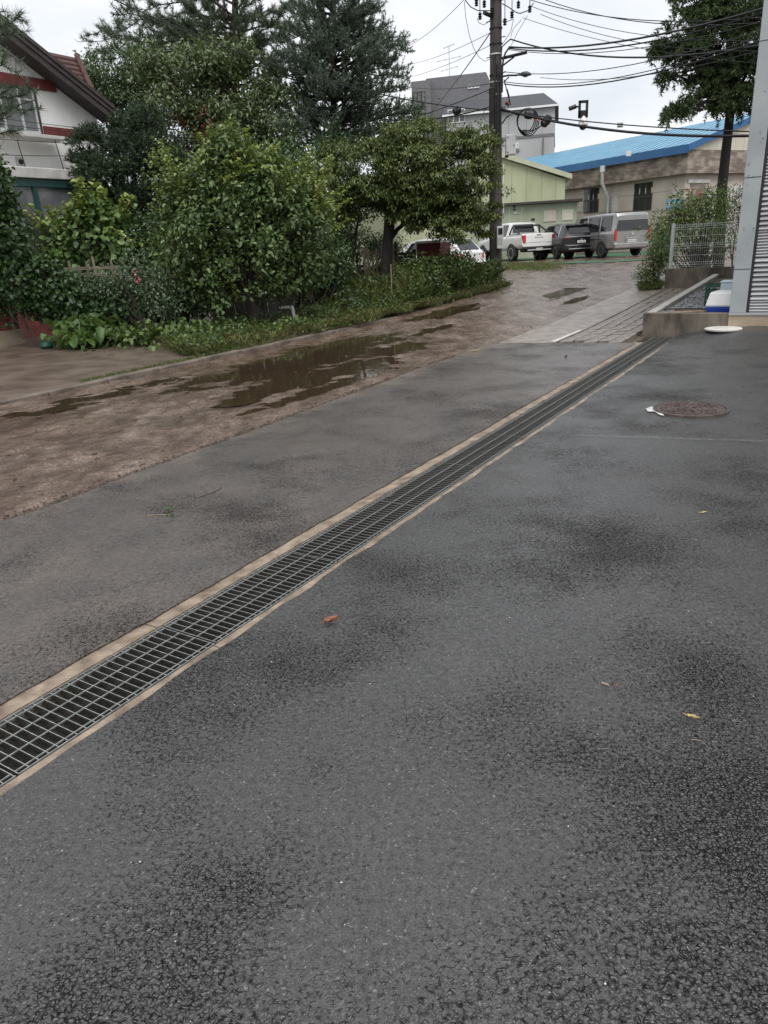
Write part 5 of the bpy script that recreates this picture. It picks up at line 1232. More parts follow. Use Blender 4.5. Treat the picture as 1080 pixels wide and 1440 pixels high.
def quad_obj(name, V, Fq, mat, parent=None, kind=None, label=None, cat=None):
    me = bpy.data.meshes.new(name)
    if parent is not None:
        Mi = np.array(MW[parent.name].inverted()); V = V @ Mi[:3, :3].T + Mi[:3, 3]
    k = Fq.shape[1]
    me.vertices.add(len(V)); me.vertices.foreach_set('co', V.astype(np.float32).ravel())
    me.loops.add(Fq.size); me.loops.foreach_set('vertex_index', Fq.astype(np.int32).ravel())
    me.polygons.add(len(Fq)); me.polygons.foreach_set('loop_start', np.arange(0, Fq.size, k, dtype=np.int32))
    me.update(calc_edges=True); me.materials.append(mat)
    o = bpy.data.objects.new(name, me); COL.objects.link(o); finish(o, parent, label, cat, None, kind)
    MW[o.name] = MW.get(parent.name, Matrix()).copy() if parent is not None else Matrix()
    return o
def rdir(n): return unit(rng.normal(size=(n, 3)))
def lobe_points(lobes, n, shell):
    wts = np.array([(l[1][0]*l[1][1]*l[1][2])**.67 for l in lobes]); idx = rng.choice(len(lobes), n, p=wts/wts.sum())
    d = rdir(n); r = shell + (1-shell)*rng.random(n); r = r*(1 + .10*rng.normal(size=n))
    C_ = np.array([l[0] for l in lobes])[idx]; Rr = np.array([l[1] for l in lobes])[idx]
    return C_ + d*Rr*r[:, None], d, idx
def clump_points(lobes, n, shell, K, sig, flat=.6):
    Cc, Oc, ic = lobe_points(lobes, K, shell); wt = .4+rng.random(K); pick = rng.choice(K, n, p=wt/wt.sum())
    rad = np.array([l[1] for l in lobes])[ic].mean(1)
    sz = (sig*rad*(.6+.9*rng.random(K)))[pick][:, None]
    d = rdir(n); d[:, 2] = np.abs(d[:, 2])*1.0 - .35
    P = Cc[pick] + d*np.array([1, 1, flat])*sz*(.55+.45*rng.random(n))[:, None]*1.5
    ctr = np.array([l[0] for l in lobes])[ic][pick]
    return P, unit(.5*unit(P-ctr) + .7*unit(P-Cc[pick])), ic[pick]
def leaves_on(Pc, Oc, per, sig, L, Wd, upw=.7, outw=.5, rnd=.6, droop=.12, fold=.22):
    n = len(Pc)*per; P = np.repeat(Pc, per, 0) + rng.normal(size=(n, 3))*np.asarray(sig); O = np.repeat(Oc, per, 0)
    N = unit(np.array([0, 0, 1.])*upw + O*outw + rdir(n)*rnd)
    D = unit(O*.5 + rdir(n) + np.array([0, 0, -.25]))
    s_ = .75+.5*rng.random(n)
    return leaf_arrays(P, D, N, L*s_, Wd*s_, fold, droop)
def lobe(px, py, Y, rx, ry, rd=None):                # ellipsoid: pixel centre, distance, pixel radii, depth radius in px
    c = atY(px, py, Y); m = mpp(c); return (c, np.array([rx*m, (rd or rx)*m, ry*m/1.05]))
def limb_path(a, b, n=6, wob=.06, rise=.15):
    L = np.linalg.norm(b-a); out_ = []
    for i in range(n+1):
        u = i/n; p = a*(1-u)+b*u + Zv*rise*L*math.sin(math.pi*u)*.5
        if 0 < i < n: p = p + rng.normal(size=3)*wob*L*.4
        out_.append(p)
    return out_
def woody(root, base, fork, r0, lobes, mat, Pc=None, idx=None, ntw=40, lean=None, rise=.1, limb_r=.4):
    mid = base*.5+fork*.5 + (lean if lean is not None else rng.normal(size=3)*.04)
    build(MB().tube([base-Zv*.1, base+Zv*.15, mid, fork], [r0*1.35, r0*1.08, r0*.9, r0*.72], 12), 'trunk', mat, root, smooth=True)
    for li, (c, r) in enumerate(lobes):
        mb = MB(); pth = limb_path(fork, c, 6, .07, rise); rr = np.linspace(r0*limb_r*1.3, r0*.10, 7); mb.tube(pth, rr, 7)
        if Pc is not None:
            cand = Pc[idx == li]
            for p in cand[:max(3, ntw//len(lobes))]:
                st_ = pth[3 + int(3*rng.random())]; mb.tube(limb_path(st_, p, 3, .08, .08), np.linspace(r0*.12, r0*.025, 4), 4)
        build(mb, 'limb', mat, root, smooth=True)
def broadleaf(name, label, base, fork, r0, lobes, ncl, per, sig, L, Wd, mat, bark, cat='tree', shell=.5, ntw=60, K=120, cs=.30, flat=.6, **kw):
    root = thing(name, label, cat, base)
    Pc, Oc, idx = clump_points(lobes, ncl, shell, K, cs, flat)
    woody(root, base, fork, r0, lobes, M_[bark], Pc, idx, ntw)
    V, Fq = leaves_on(Pc, Oc, per, sig, L, Wd, **kw)
    quad_obj('crown', V, Fq, M_[mat], root); return root
def shrub(name, label, base, lobes, ncl, per, sig, L, Wd, mat, nst=10, bark='bark', cat='shrub', shell=.55, **kw):
    root = thing(name, label, cat, base)
    Pc, Oc, idx = lobe_points(lobes, ncl, shell); keep = Pc[:, 2] > base[2]+.03; Pc, Oc = Pc[keep], Oc[keep]
    mb = MB()
    for p in Pc[:nst]: mb.tube(limb_path(base + rng.normal(size=3)*np.array([.15, .15, 0]), p, 4, .05, .1), np.linspace(.03, .006, 5), 5)
    build(mb, 'stem', M_[bark], root, smooth=True, kind='stuff')
    V, Fq = leaves_on(Pc, Oc, per, sig, L, Wd, **kw)
    quad_obj('foliage', V, Fq, M_[mat], root); return root
def shoots(root, starts, ends, L, Wd, mat, per=22, r=.008, name='shoot_leaves', bark='bark'):
    mb = MB(); Ps = []; Ds = []
    for a, b in zip(starts, ends):
        pth = limb_path(a, b, 6, .05, .12); mb.tube(pth, np.linspace(r, r*.3, 7), 4)
        for k in range(per):
            u = .12+.88*k/per; i = min(5, int(u*6)); f = u*6-i; p = pth[i]*(1-f)+pth[i+1]*f
            an = k*2.4; Ps.append(p); Ds.append([math.cos(an), math.sin(an), .25])
    build(mb, 'shoot', M_[bark], root, smooth=True, kind='stuff')
    Ps = np.array(Ps); n = len(Ps); Ds = unit(np.array(Ds)+.35*rng.normal(size=(n, 3)))
    N = unit(np.array([0, 0, 1.])+.5*rng.normal(size=(n, 3))); s_ = .6+.6*rng.random(n)
    V, Fq = leaf_arrays(Ps, Ds, N, L*s_, Wd*s_, .25, .25); quad_obj(name, V, Fq, M_[mat], root)
def needles(paths, L, wd, per, spread=.8, ang=.7):
    """thin needle blades all round each twig path (list of (n,3) arrays)"""
    A0 = []; DD = []
    for pth in paths:
        m = len(pth); u = rng.random(per)*(m-1.001); i = u.astype(int); f = (u-i)[:, None]
        P = pth[i]*(1-f)+pth[i+1]*f; T = unit(pth[i+1]-pth[i])
        A0.append(P); DD.append(unit(T*ang + rdir(per)*spread))
    P = np.concatenate(A0); D = np.concatenate(DD); n = len(P)
    S = unit(np.cross(D, rdir(n))); s_ = (L*(.7+.6*rng.random(n)))[:, None]
    V = np.stack([P - S*wd*.5, P + S*wd*.5, P + D*s_ + S*wd*.12, P + D*s_ - S*wd*.12], 1).reshape(-1, 3)
    return V, np.arange(n*4).reshape(-1, 4)
def conifer(name, label, base, top, r0, tips, bark, mat, L, wd, per, sub, subL, droop, mid=None, cat='tree', upturn=0.):
    """trunk, one limb per tip, side twigs carrying needles; tips are 3D limb ends"""
    root = thing(name, label, cat, base)
    tr = [base-Zv*.1, base*.6+top*.4 + (mid if mid is not None else 0), top]
    build(MB().tube(tr, [r0*1.2, r0*.8, r0*.2], 12), 'trunk', M_[bark], root, smooth=True)
    paths = []; mb = MB()
    for tip in tips:
        h = float(np.clip((tip[2]-droop[0] - base[2])/(top[2]-base[2]), .12, .97)); st_ = base*(1-h)+top*h
        pth = limb_path(st_, tip, 7, .05, droop[1]); mb.tube(pth, np.linspace(min(.045, r0*.2), .006, 8), 5)
        Ln = np.linalg.norm(tip-st_); d0 = unit(tip-st_)
        ns = int(sub*(1+Ln*.6))
        for k in range(ns):
            u = .25+.75*rng.random(); i = min(6, int(u*7)); f = u*7-i; p = pth[i]*(1-f)+pth[i+1]*f
            dr_ = unit(d0*.75 + rdir(1)[0]*.8 + Zv*(upturn-.05)); l = subL*(.6+.7*rng.random())
            q = np.array([p, p+dr_*l*.5+Zv*.01, p+dr_*l+Zv*l*upturn*.6]); paths.append(q)
            if rng.random() < .5: mb.tube(q, [.010, .007, .003], 3, cap=False)
        paths.append(np.array(pth[-3:]))
    build(mb, 'limb', M_[bark], root, smooth=True)
    V, Fq = needles(paths, L, wd, per); quad_obj('crown', V, Fq, M_[mat], root); return root
def gp(px, Y, py=330): return ground(atY(px, py, Y))

# --- big leafy bush with pale upright shoots (mulberry-like)
Y0 = 16.2; base = gp(345, Y0)
lb_ = [lobe(340, 330, Y0, 95, 85, 80), lobe(265, 340, Y0+.3, 55, 80, 55), lobe(425, 335, Y0+.2, 55, 75, 50), lobe(320, 262, Y0, 60, 55, 50), lobe(390, 275, Y0, 55, 50, 50), lobe(275, 270, Y0, 40, 50, 40), lobe(350, 385, Y0-.1, 90, 45, 60), lobe(445, 310, Y0, 28, 40, 30)]
bush = broadleaf('leafy_bush', 'large green leafy bush with pale upright shoots over the board fence', base, base+Zv*1.0, .09, lb_, 2300, 9, .09, .10, .062, 'mulb', 'bark', cat='shrub', shell=.5, ntw=140, K=170, cs=.26, flat=1.2)
Pn, On, _ = clump_points([lobe(320, 240, Y0, 62, 48, 50), lobe(390, 258, Y0, 55, 45, 50), lobe(268, 260, Y0, 45, 48, 40), lobe(440, 290, Y0, 38, 42, 35)], 420, .8, 60, .24, 1.5)
V, Fq = leaves_on(Pn, On, 7, .08, .09, .058); quad_obj('new_growth', V, Fq, M_['newg'], bush)
st_, en_ = [], []
for px, py in ((222, 195), (232, 215), (215, 262), (245, 232), (262, 225), (290, 178), (300, 205), (322, 172), (325, 200), (308, 190), (345, 208), (360, 205), (372, 218), (390, 222), (402, 235), (418, 245), (430, 205), (432, 255), (455, 262), (470, 270), (480, 262), (476, 290), (205, 285), (250, 258), (280, 215), (335, 225), (352, 232), (440, 240), (315, 262), (270, 290), (265, 330), (410, 260), (462, 300)):
    e = atY(px, py, Y0-.2+.5*rng.normal()); en_.append(e); c = lb_[3][0] if 280 < px < 400 else (lb_[1][0] if px <= 280 else lb_[2][0]); st_.append(e*.35 + c*.65)
for q in list(zip(st_, en_)):
    for _ in range(2): d = rng.normal(size=3)*np.array([.28, .3, .16]); st_.append(q[0]+d); en_.append(q[1]+d-Zv*.12)
shoots(bush, st_, en_, .10, .07, 'young', per=30)
# the habit of the bush: stems fanning up and out from the foot, leafy along their length
ea, eb = [], []
Pe, Oe, _ = lobe_points(lb_, 520, .97); Pe = Pe[(Pe[:, 2] > base[2]+1.0)][:300]
for p in Pe:
    q = base + (p-base)*np.array([.55, .55, .45]); ea.append(q + rng.normal(size=3)*.08); eb.append(p + Zv*(.08+.34*rng.random()**1.5) + unit(p-base)*.08*rng.random())
shoots(bush, ea[:190], eb[:190], .10, .062, 'newg', per=34, name='fan_leaves')
shoots(bush, ea[190:], eb[190:], .10, .062, 'mulb', per=34, name='fan_leaves')

# --- shrub with big heart shaped pale leaves by the house
Y0 = 18.5; base = gp(125, Y0)
hbsh = shrub('heart_leaf_shrub', 'shrub with large pale heart shaped leaves in front of the porch', base, [lobe(130, 340, Y0, 48, 48, 40), lobe(165, 345, Y0, 32, 50, 32), lobe(95, 350, Y0, 28, 28, 28), lobe(135, 305, Y0, 26, 30, 25)], 330, 4, .15, .15, .14, 'heart', nst=40)
st_, en_ = [], []
for px, py in ((108, 250), (118, 258), (130, 252), (145, 255), (150, 268), (182, 262), (188, 275), (72, 288), (92, 285), (75, 305), (160, 300), (30, 282), (110, 275), (135, 275)):
    for _ in range(3):
        e = atY(px+6*rng.normal(), py+8*abs(rng.normal()), Y0+.3*rng.normal()); en_.append(e); st_.append(e*.35+atY(125+.35*(px-125), 345, Y0)*.65)
shoots(hbsh, st_, en_, .15, .14, 'young', per=13, r=.012)
# --- clipped hedge behind the pickets
Y0 = 18.6
shrub('hedge', 'olive green clipped hedge behind the weathered picket fence', gp(70, Y0), [lobe(55, 350, Y0, 40, 35, 40), lobe(95, 350, Y0+.3, 40, 32, 40)], 700, 7, .07, .05, .028, 'hedge', nst=20)
# --- ivy: over the gate pier, and over the low wall beside it
Y0 = 15.4
ivy = thing('ivy', 'dark ivy smothering the brick gate pier up to the wires', 'ivy', gp(10, Y0))
lb_ = [lobe(-15, 330, Y0, 40, 110, 34), lobe(12, 350, Y0-.1, 30, 70, 26), lobe(28, 395, Y0-.2, 26, 45, 22), lobe(-10, 260, Y0, 26, 50, 26)]
Pc, Oc, _ = lobe_points(lb_, 1500, .85); V, Fq = leaves_on(Pc, Oc, 5, .05, .085, .075, upw=.2, outw=1., rnd=.5); quad_obj('leaves', V, Fq, M_['ivy'], ivy)
mb = MB()
for k in range(10): mb.tube(limb_path(gp(10+3*k, Y0-.3) , Pc[k*9], 5, .05, .1), .012, 4)
build(mb, 'vine', M_['bark'], ivy, smooth=True)
iv2 = thing('ivy', 'ivy bank over the low wall below the picket fence', 'ivy', gp(85, 15.4))
lb_ = [lobe(60, 405, 15.5, 34, 45, 30), lobe(100, 420, 15.6, 45, 34, 34), lobe(150, 425, 15.7, 45, 28, 34), lobe(200, 430, 15.8, 40, 25, 30)]
Pc, Oc, _ = lobe_points(lb_, 1300, .8); V, Fq = leaves_on(Pc, Oc, 5, .06, .085, .075, upw=.3, outw=.9, rnd=.5); quad_obj('leaves', V, Fq, M_['ivy'], iv2)
mb = MB()
for k in range(8): mb.tube(limb_path(gp(60+18*k, 15.7), Pc[k*7], 5, .05, .1), .012, 4)
build(mb, 'vine', M_['bark'], iv2, smooth=True)
# --- rose shrub
shrub('rose_shrub', 'grey green rose shrub with a few pink blooms beside the ivy', gp(195, 15.6), [lobe(195, 390, 15.5, 45, 38, 35), lobe(150, 400, 15.4, 40, 22, 30), lobe(225, 420, 15.4, 30, 30, 28)], 420, 7, .09, .06, .035, 'rose', nst=30)
r_ = bpy.data.objects['rose_shrub']
Pc = np.array([atY(187+6*rng.normal(), 390+4*rng.normal(), 15.0) for _ in range(3)]); V, Fq = leaves_on(Pc, rdir(3), 4, .02, .05, .04); quad_obj('bloom', V, Fq, M_['flower'], r_)
# --- big leaved creeping plant along the pavement edge
def plant(name, label, pxs, Y, h, n, L, Wd, mat, cat='plant', nst=14):
    bs = gp(sum(pxs)/2, Y); root = thing(name, label, cat, bs)
    a, b = gp(pxs[0], Y), gp(pxs[1], Y)
    P = []; O = []; mb = MB()
    for k in range(n):
        u = rng.random(); p = a*(1-u)+b*u + np.array([0, .35*rng.normal(), 0]); p[2] = gz(p @ E1)+.05
        hh = h*rng.random()**.7; q = p+np.array([.12*rng.normal(), .12*rng.normal(), hh]); P.append(q); O.append(unit(rng.normal(size=3)*np.array([1, 1, .2])))
        if k < nst: mb.tube(limb_path(p, q, 3, .05, .1), .008, 4)
    build(mb, 'stem', M_['bark'], root, kind='stuff')
    P = np.array(P); O = np.array(O); V, Fq = leaves_on(P, O, 3, .06, L, Wd, upw=.9, outw=.4, rnd=.4, droop=.3); quad_obj('leaves', V, Fq, M_[mat], root); return root
plant('creeper', 'broad leaved green creeper spilling onto the pavement', (70, 135), 15.0, .55, 170, .19, .17, 'heart')
plant('creeper', 'low dark creeper at the pavement edge under the rose shrub', (125, 250), 14.9, .35, 260, .12, .10, 'weed')
# gourd on the pavement
gd = gp(32, 14.9); build(MB().lathe([(.02, 0), (.10, .02), (.14, .08), (.11, .15), (.03, .18)], 16, gd+Zv*.06, X=(1, 0, 0)), 'gourd', M_['greenp'], label='dark green gourd lying at the foot of the brick pier', cat='gourd', smooth=True)

# --- weeds along the verge (nobody could count them)
def weeds(name, label, n, sfun, L, Wd, mat, hmax, upr=1.):
    P = []; D = []
    while len(P) < n:
        s, t, h = sfun()
        P.append(W(s, t, gz(s) + (.04 if s < 17 else 0) + h*rng.random())); D.append([rng.normal()*.5, rng.normal()*.5, upr*(.3+rng.random())])
    P = np.array(P); D = unit(np.array(D)); N = unit(rng.normal(size=P.shape)+np.array([0, -.6, .6])); s_ = .6+.8*rng.random(len(P))
    V, Fq = leaf_arrays(P, D, N, L*s_, Wd*s_, .15, .3)
    o = quad_obj(name, V, Fq, M_[mat], kind='stuff'); o['label'] = label; return o
def verge():
    s = 9.0 + 13.2*rng.random(); w_ = 1.0 if s > 11 else .6
    t = -9.20 + .34*vn2(s*1.4, 77)*sm((s-9)/2) - 2.6*rng.random()**1.3*w_
    if s < 12: t = -9.25 - (2.8)*rng.random()*min(1, (s-8.7)/1.6)
    n = vn2(s*1.7, t*1.7)
    return s, t, .10+.38*n*min(1, (-9.1-t)/.8+.25)
weeds('verge_weeds', 'green weeds along the lane verge', 12000, verge, .085, .05, 'weed', .4)
weeds('verge_grass', 'grass tufts along the lane verge', 12000, lambda: (lambda q: (q[0], q[1], .05))(verge()), .22, .012, 'grass', .1, 2.2)
weeds('dry_weeds', 'dry brown weeds in the verge', 8500, lambda: (lambda q: (q[0], q[1], .10))(verge()), .20, .012, 'dryweed', .1, 1.5)
def mound():                                        # taller weeds towards the pole
    s = 15.5+7.2*rng.random(); t = -9.3-2.6*rng.random(); return s, t, .15+(.62+.25*sm((s-19)/2))*sm((s-15)/2.5)*(.35+.8*vn2(s*1.1+9, t*1.3))
weeds('tall_weeds', 'tall dark weeds between the lane and the red cabinet', 22000, mound, .13, .05, 'weed', .8, .7)
weeds('tall_grass', 'arching grass blades among the tall weeds', 4500, mound, .45, .016, 'grass', .8, 1.3)
def kerbgrass():
    s = 6.5+5*rng.random(); return s, -9.2-.07*abs(rng.normal()), .01
weeds('kerb_grass', 'thin grass growing from the kerb joint', 1500, kerbgrass, .07, .008, 'grass', .02, 1.2)
def carpark_grass():
    p = G(705+75*rng.random(), 371+9*rng.random()); a, b = ST(p); return a+.4*rng.normal(), b+.3*rng.normal(), .02
weeds('parking_grass', 'short mixed grass at the edge of the parking ground', 5000, carpark_grass, .10, .018, 'grass', .05, 1.)
def wallgrass():
    return 20.4-.3*rng.random(), -2.9+2.*rng.random()**2 - .3, .03
weeds('wall_grass', 'grass at the foot of the low wall', 500, wallgrass, .10, .012, 'grass', .05, 1.5)
# young upright weeds that stand out singly
for i, (px, Y, h, lab) in enumerate(((492, 18.2, .7, 'young leafy weed standing beneath the maple beside the lane'), (542, 19.5, .6, 'pale young weed in front of the black board fence'), (425, 17.5, .4, 'small leafy weed beside the white pipe'), (610, 20.2, .85, 'tall leafy weed before the red cabinet'))):
    b = gp(px, Y); root = thing('tall_weed', lab, 'weed', b); 
    shoots(root, [b+rng.normal(size=3)*np.array([.05, .05, 0]) for _ in range(6)], [b+np.array([.25*rng.normal(), .2*rng.normal(), h*(.7+.4*rng.random())]) for _ in range(6)], .12, .06, 'rose', per=14, name='leaves')
# cane and white pipe
c = gp(547, 19.0); stick('cane', [c, c+Zv*.4, c+Zv*1.15+np.array([.01, 0, 0])], .012, 'thin upright cane standing in the verge weeds')
a, b, c = atY(393, 432.5, 16.6), atY(411, 431.5, 16.5), atY(414, 447, 16.5)
pi_ = thing('elbow_pipe', 'white plastic elbow pipe sticking out of the verge', 'pipe', ground(c))
build(MB().tube([a, b], .033, 10), 'pipe_run', M_['pvc'], pi_, smooth=True); build(MB().tube([b-(b-a)*.12, b, b+(c-b)*.1, c, np.array([c[0], c[1], gz(c @ E1)])], .037, 10), 'elbow', M_['pvc'], pi_, smooth=True)
# upturned orange basket
bc = G(668, 402); zb_ = float(bc[2])+.02; bk_ = thing('basket', 'upturned orange and white plastic basket among tall weeds', 'basket', np.array([bc[0], bc[1], zb_]))
bk_.scale = (1.25, 1.25, 1.35)
build(MB().lathe([(.26, .26), (.255, .30), (.20, .31), (.05, .31)], 24, (0, 0, 0)), 'base', M_['orange'], bk_, local=True, smooth=True)
for k in range(20):
    a = 2*math.pi*k/20; build(MB().tube([(.255*math.cos(a), .255*math.sin(a), .28), (.31*math.cos(a), .31*math.sin(a), .0)], .016, 5), 'rib', M_['orange'] if k % 2 else M_['white'], bk_, local=True)
build(MB().lathe([(.31, -.01), (.33, 0), (.31, .02)], 24, (0, 0, 0)), 'rim', M_['orange'], bk_, local=True)

# --- spreading dark juniper before the house corner
Y0 = 20.5; lb_ = [lobe(185, 260, Y0, 62, 60, 55), lobe(160, 225, Y0, 45, 45, 40), lobe(215, 205, Y0, 45, 40, 40), lobe(200, 310, Y0, 55, 45, 45), lobe(185, 180, Y0+.5, 40, 25, 30)]
root = thing('juniper', 'dark dense juniper beside the house corner', 'tree', gp(190, Y0)); Pc, Oc, idx = clump_points(lb_, 2600, .75, 130, .28, .7)
woody(root, gp(190, Y0), gp(190, Y0)+Zv*1.2, .12, lb_, M_['barkdark'], Pc, idx, 40)
paths = [np.array([p, p+unit(o*.8+rdir(1)[0]*.4+Zv*.3)*.12, p+unit(o*.8+rdir(1)[0]*.5+Zv*.5)*.24]) for p, o in zip(Pc, Oc)]
V, Fq = needles(paths, .08, .022, 30); quad_obj('crown', V, Fq, M_['juniper'], root)

# --- Japanese maple: domed crown in drooping layers
Y0 = 21.5; base = gp(535, Y0); m = mpp(base+Zv*2)
lb_ = [lobe(590, 225, Y0, 62, 50, 60), lobe(640, 235, Y0-.3, 45, 40, 45), lobe(540, 235, Y0, 48, 42, 50), lobe(665, 270, Y0-.2, 34, 50, 40), lobe(600, 200, Y0+.4, 55, 25, 50), lobe(495, 245, Y0+.3, 45, 40, 45), lobe(470, 265, Y0+.5, 32, 40, 35),
       lobe(640, 298, Y0-.4, 30, 32, 30), lobe(600, 275, Y0, 60, 30, 55), lobe(540, 272, Y0, 50, 25, 50), lobe(682, 225, Y0, 20, 35, 25), lobe(490, 285, Y0+.4, 40, 22, 35), lobe(660, 205, Y0-.2, 32, 26, 32), lobe(560, 205, Y0, 45, 26, 40), lobe(675, 300, Y0-.2, 22, 26, 24), lobe(620, 305, Y0-.3, 32, 28, 30), lobe(652, 318, Y0-.5, 20, 24, 22), lobe(580, 290, Y0-.2, 40, 24, 35), lobe(470, 300, Y0+.5, 30, 20, 26), lobe(600, 318, Y0-.4, 28, 20, 26), lobe(640, 322, Y0-.5, 26, 22, 24), lobe(677, 312, Y0-.3, 18, 24, 20), lobe(562, 303, Y0-.2, 26, 16, 24)]
mpl = broadleaf('maple_tree', 'domed maple with rust tipped leaves leaning over the verge by the pole', base, atY(548, 285, Y0), .17, lb_, 6500, 9, (.07, .07, .035), .072, .042, 'maple', 'barkdark', shell=.78, ntw=160, K=420, cs=.30, flat=.6, upw=.9, outw=.5, rnd=.5, droop=.35)
for px, py, Y in ((560, 280, Y0+.3), (455, 300, Y0+.5), (505, 300, Y0+.6), (610, 272, Y0+.2)):
    a = atY(px-38 if px > 540 else px-25, 345, Y); build(MB().tube(limb_path(ground(a) if px < 540 else atY(548, 338, Y), atY(px, py, Y), 5, .05, .05), np.linspace(.07, .03, 6), 7), 'limb', M_['barkdark'], mpl, smooth=True)

# --- persimmon-like tree in the middle
Y0 = 25.0; base = gp(310, Y0)
lb_ = [lobe(265, 120, Y0, 60, 55, 55), lobe(320, 130, Y0, 60, 60, 55), lobe(250, 175, Y0-.3, 55, 45, 50), lobe(330, 185, Y0-.3, 65, 45, 50), lobe(370, 160, Y0, 42, 55, 45), lobe(225, 95, Y0, 32, 35, 30), lobe(300, 90, Y0, 50, 30, 40), lobe(385, 215, Y0-.3, 45, 40, 40), lobe(290, 225, Y0-.2, 70, 45, 45)]
broadleaf('persimmon_tree', 'broad tree with loose glossy leaves between the house and the conifers', base, atY(310, 200, Y0), .16, lb_, 4200, 6, .13, .125, .064, 'persimmon', 'bark', shell=.6, ntw=200, K=240, cs=.26, flat=.8)
Y0 = 27.0
broadleaf('garden_tree', 'dense dark green tree right behind the house roof', gp(160, Y0), atY(160, 180, Y0), .14, [lobe(150, 130, Y0, 48, 50, 45), lobe(190, 110, Y0, 42, 45, 40), lobe(130, 115, Y0+.5, 26, 35, 30), lobe(215, 150, Y0, 45, 50, 40)], 1800, 7, .12, .09, .055, 'gtree', 'bark', shell=.5, ntw=60, K=110)
Y0 = 24.0
shrub('crimson_shrub', 'crimson leaved shrub showing in the shade of the broad tree', gp(265, Y0), [lobe(255, 178, Y0, 10, 12, 10), lobe(280, 192, Y0, 16, 10, 10), lobe(285, 165, Y0-.4, 8, 10, 8)], 32, 6, .07, .09, .05, 'redleaf', nst=6)
Y0 = 22.6
broadleaf('understorey_tree', 'dark shaded tree filling the gap left of the maple', gp(430, Y0), atY(430, 300, Y0), .10, [lobe(430, 250, Y0, 55, 55, 45), lobe(470, 220, Y0, 40, 40, 40), lobe(390, 255, Y0, 45, 45, 40), lobe(240, 300, Y0-1, 55, 60, 40), lobe(500, 280, Y0+.6, 40, 35, 30)], 1300, 7, .20, .10, .06, 'ivy', 'barkdark', shell=.45, ntw=60)

shrub('laurel_shrub', 'dark laurel shrub in the gap beside the big leafy bush', gp(235, 18.6), [lobe(235, 380, 18.6, 48, 60, 40), lobe(270, 410, 18.6, 40, 42, 35), lobe(215, 340, 18.8, 40, 40, 35)], 1000, 8, .12, .10, .05, 'ivy', nst=30)
shrub('laurel_shrub', 'dark laurel shrub on the shaded side of the leafy bush', gp(430, 19.4), [lobe(430, 360, 19.4, 45, 55, 35), lobe(465, 370, 19.8, 30, 42, 30), lobe(390, 350, 19.4, 50, 60, 35)], 1000, 8, .12, .10, .05, 'ivy', nst=30)
shrub('privet_shrub', 'shaded privet behind the bare picket fence under the maple', gp(500, 24.6), [lobe(495, 345, 24.6, 40, 26, 25), lobe(545, 350, 24.6, 32, 20, 25), lobe(470, 330, 24.8, 30, 30, 25)], 700, 8, .10, .08, .045, 'ivy', nst=20)
shrub('privet_shrub', 'leafy privet growing in front of the red cabinet', gp(602, 21.0), [lobe(600, 378, 21.0, 34, 20, 22), lobe(640, 372, 21.2, 26, 22, 20), lobe(575, 385, 20.8, 24, 18, 20)], 420, 8, .09, .085, .04, 'weed', nst=20)
# --- tall pine at the back left
Y0 = 29.0; base = gp(322, Y0); top = atY(330, -150, Y0)
tips = []
for px, py in ((108, 52), (130, 78), (150, 62), (165, 25), (172, 8), (195, 38), (205, 70), (225, 15), (235, 50), (255, 85), (270, 20), (285, 45), (360, 40), (375, 65), (390, 25), (400, 50), (412, 10), (405, 85), (340, 75), (345, 15), (300, 70), (260, -15), (210, -25), (370, -20), (410, -30), (320, -60), (280, -70), (355, -80), (230, -60), (395, 80), (180, 90), (160, 100), (215, 95), (420, 40), (310, 30), (250, 30), (330, 50), (290, 8)):
    for _ in range(2): tips.append(atY(px+8*rng.normal(), py+6*rng.normal(), Y0+1.6*rng.normal()))
conifer('pine_tree', 'tall open pine with long needles behind the broad tree', base, top, .24, tips, 'bark', 'pine', .15, .017, 60, 7.5, .36, (.6, .04), upturn=.25)
# --- deodar cedar
Y0 = 26.5; base = gp(462, Y0); top = atY(470, -25, Y0); tips = []
for k in range(150):
    py = -10+230*rng.random()**.85; half = 30+72*min(1, max(0, (py+20)/130)); px = 470+half*(2*rng.random()-1)*1.12; px = px+12 if py < 90 else px
    tips.append(atY(px, py, Y0+1.5*rng.normal()*min(1, .3+py/120)))
for px, py in ((532, 10), (540, 32), (535, 45), (552, 52), (567, 65), (572, 70), (560, 85), (550, 95), (500, 5), (478, -8), (465, 3), (420, 8), (428, 25), (400, 40), (388, 55), (575, 125), (560, 110), (410, 18), (590, 160), (588, 190), (575, 205)): tips.append(atY(px, py, Y0+.4*rng.normal()))
conifer('cedar_tree', 'blue green cedar with plumed branch tips against the sky', base, top, .20, tips, 'barkdark', 'cedar', .095, .021, 56, 7.5, .42, (.35, .06), upturn=.45)
Y0 = 29.0
broadleaf('dark_tree', 'dark rounded tree between the cedar and the grey block', gp(545, Y0), atY(545, 230, Y0), .12, [lobe(545, 190, Y0, 45, 30, 40), lobe(575, 170, Y0, 24, 28, 24), lobe(500, 200, Y0, 40, 35, 35)], 700, 8, .18, .10, .05, 'ivy', 'barkdark', shell=.5, ntw=40)
# --- pine branches reaching in at the left edge from a tree outside the frame
Y0 = 13.0; base = gp(-190, Y0); top = atY(-140, -260, Y0); tips = []
for px, py in ((28, 22), (12, 30), (25, 45), (5, 70), (-10, 20), (50, 140), (40, 130), (25, 150), (10, 160), (12, 185), (-5, 175), (20, 120), (-20, 100), (8, 90), (45, 155), (2, 205)): tips.append(atY(px, py, Y0+.3*rng.normal()))
conifer('pine_tree', 'pine reaching long needled branches in front of the house gable', base, top, .20, tips, 'bark', 'pine', .12, .009, 60, 5, .26, (.5, .02), upturn=.15)

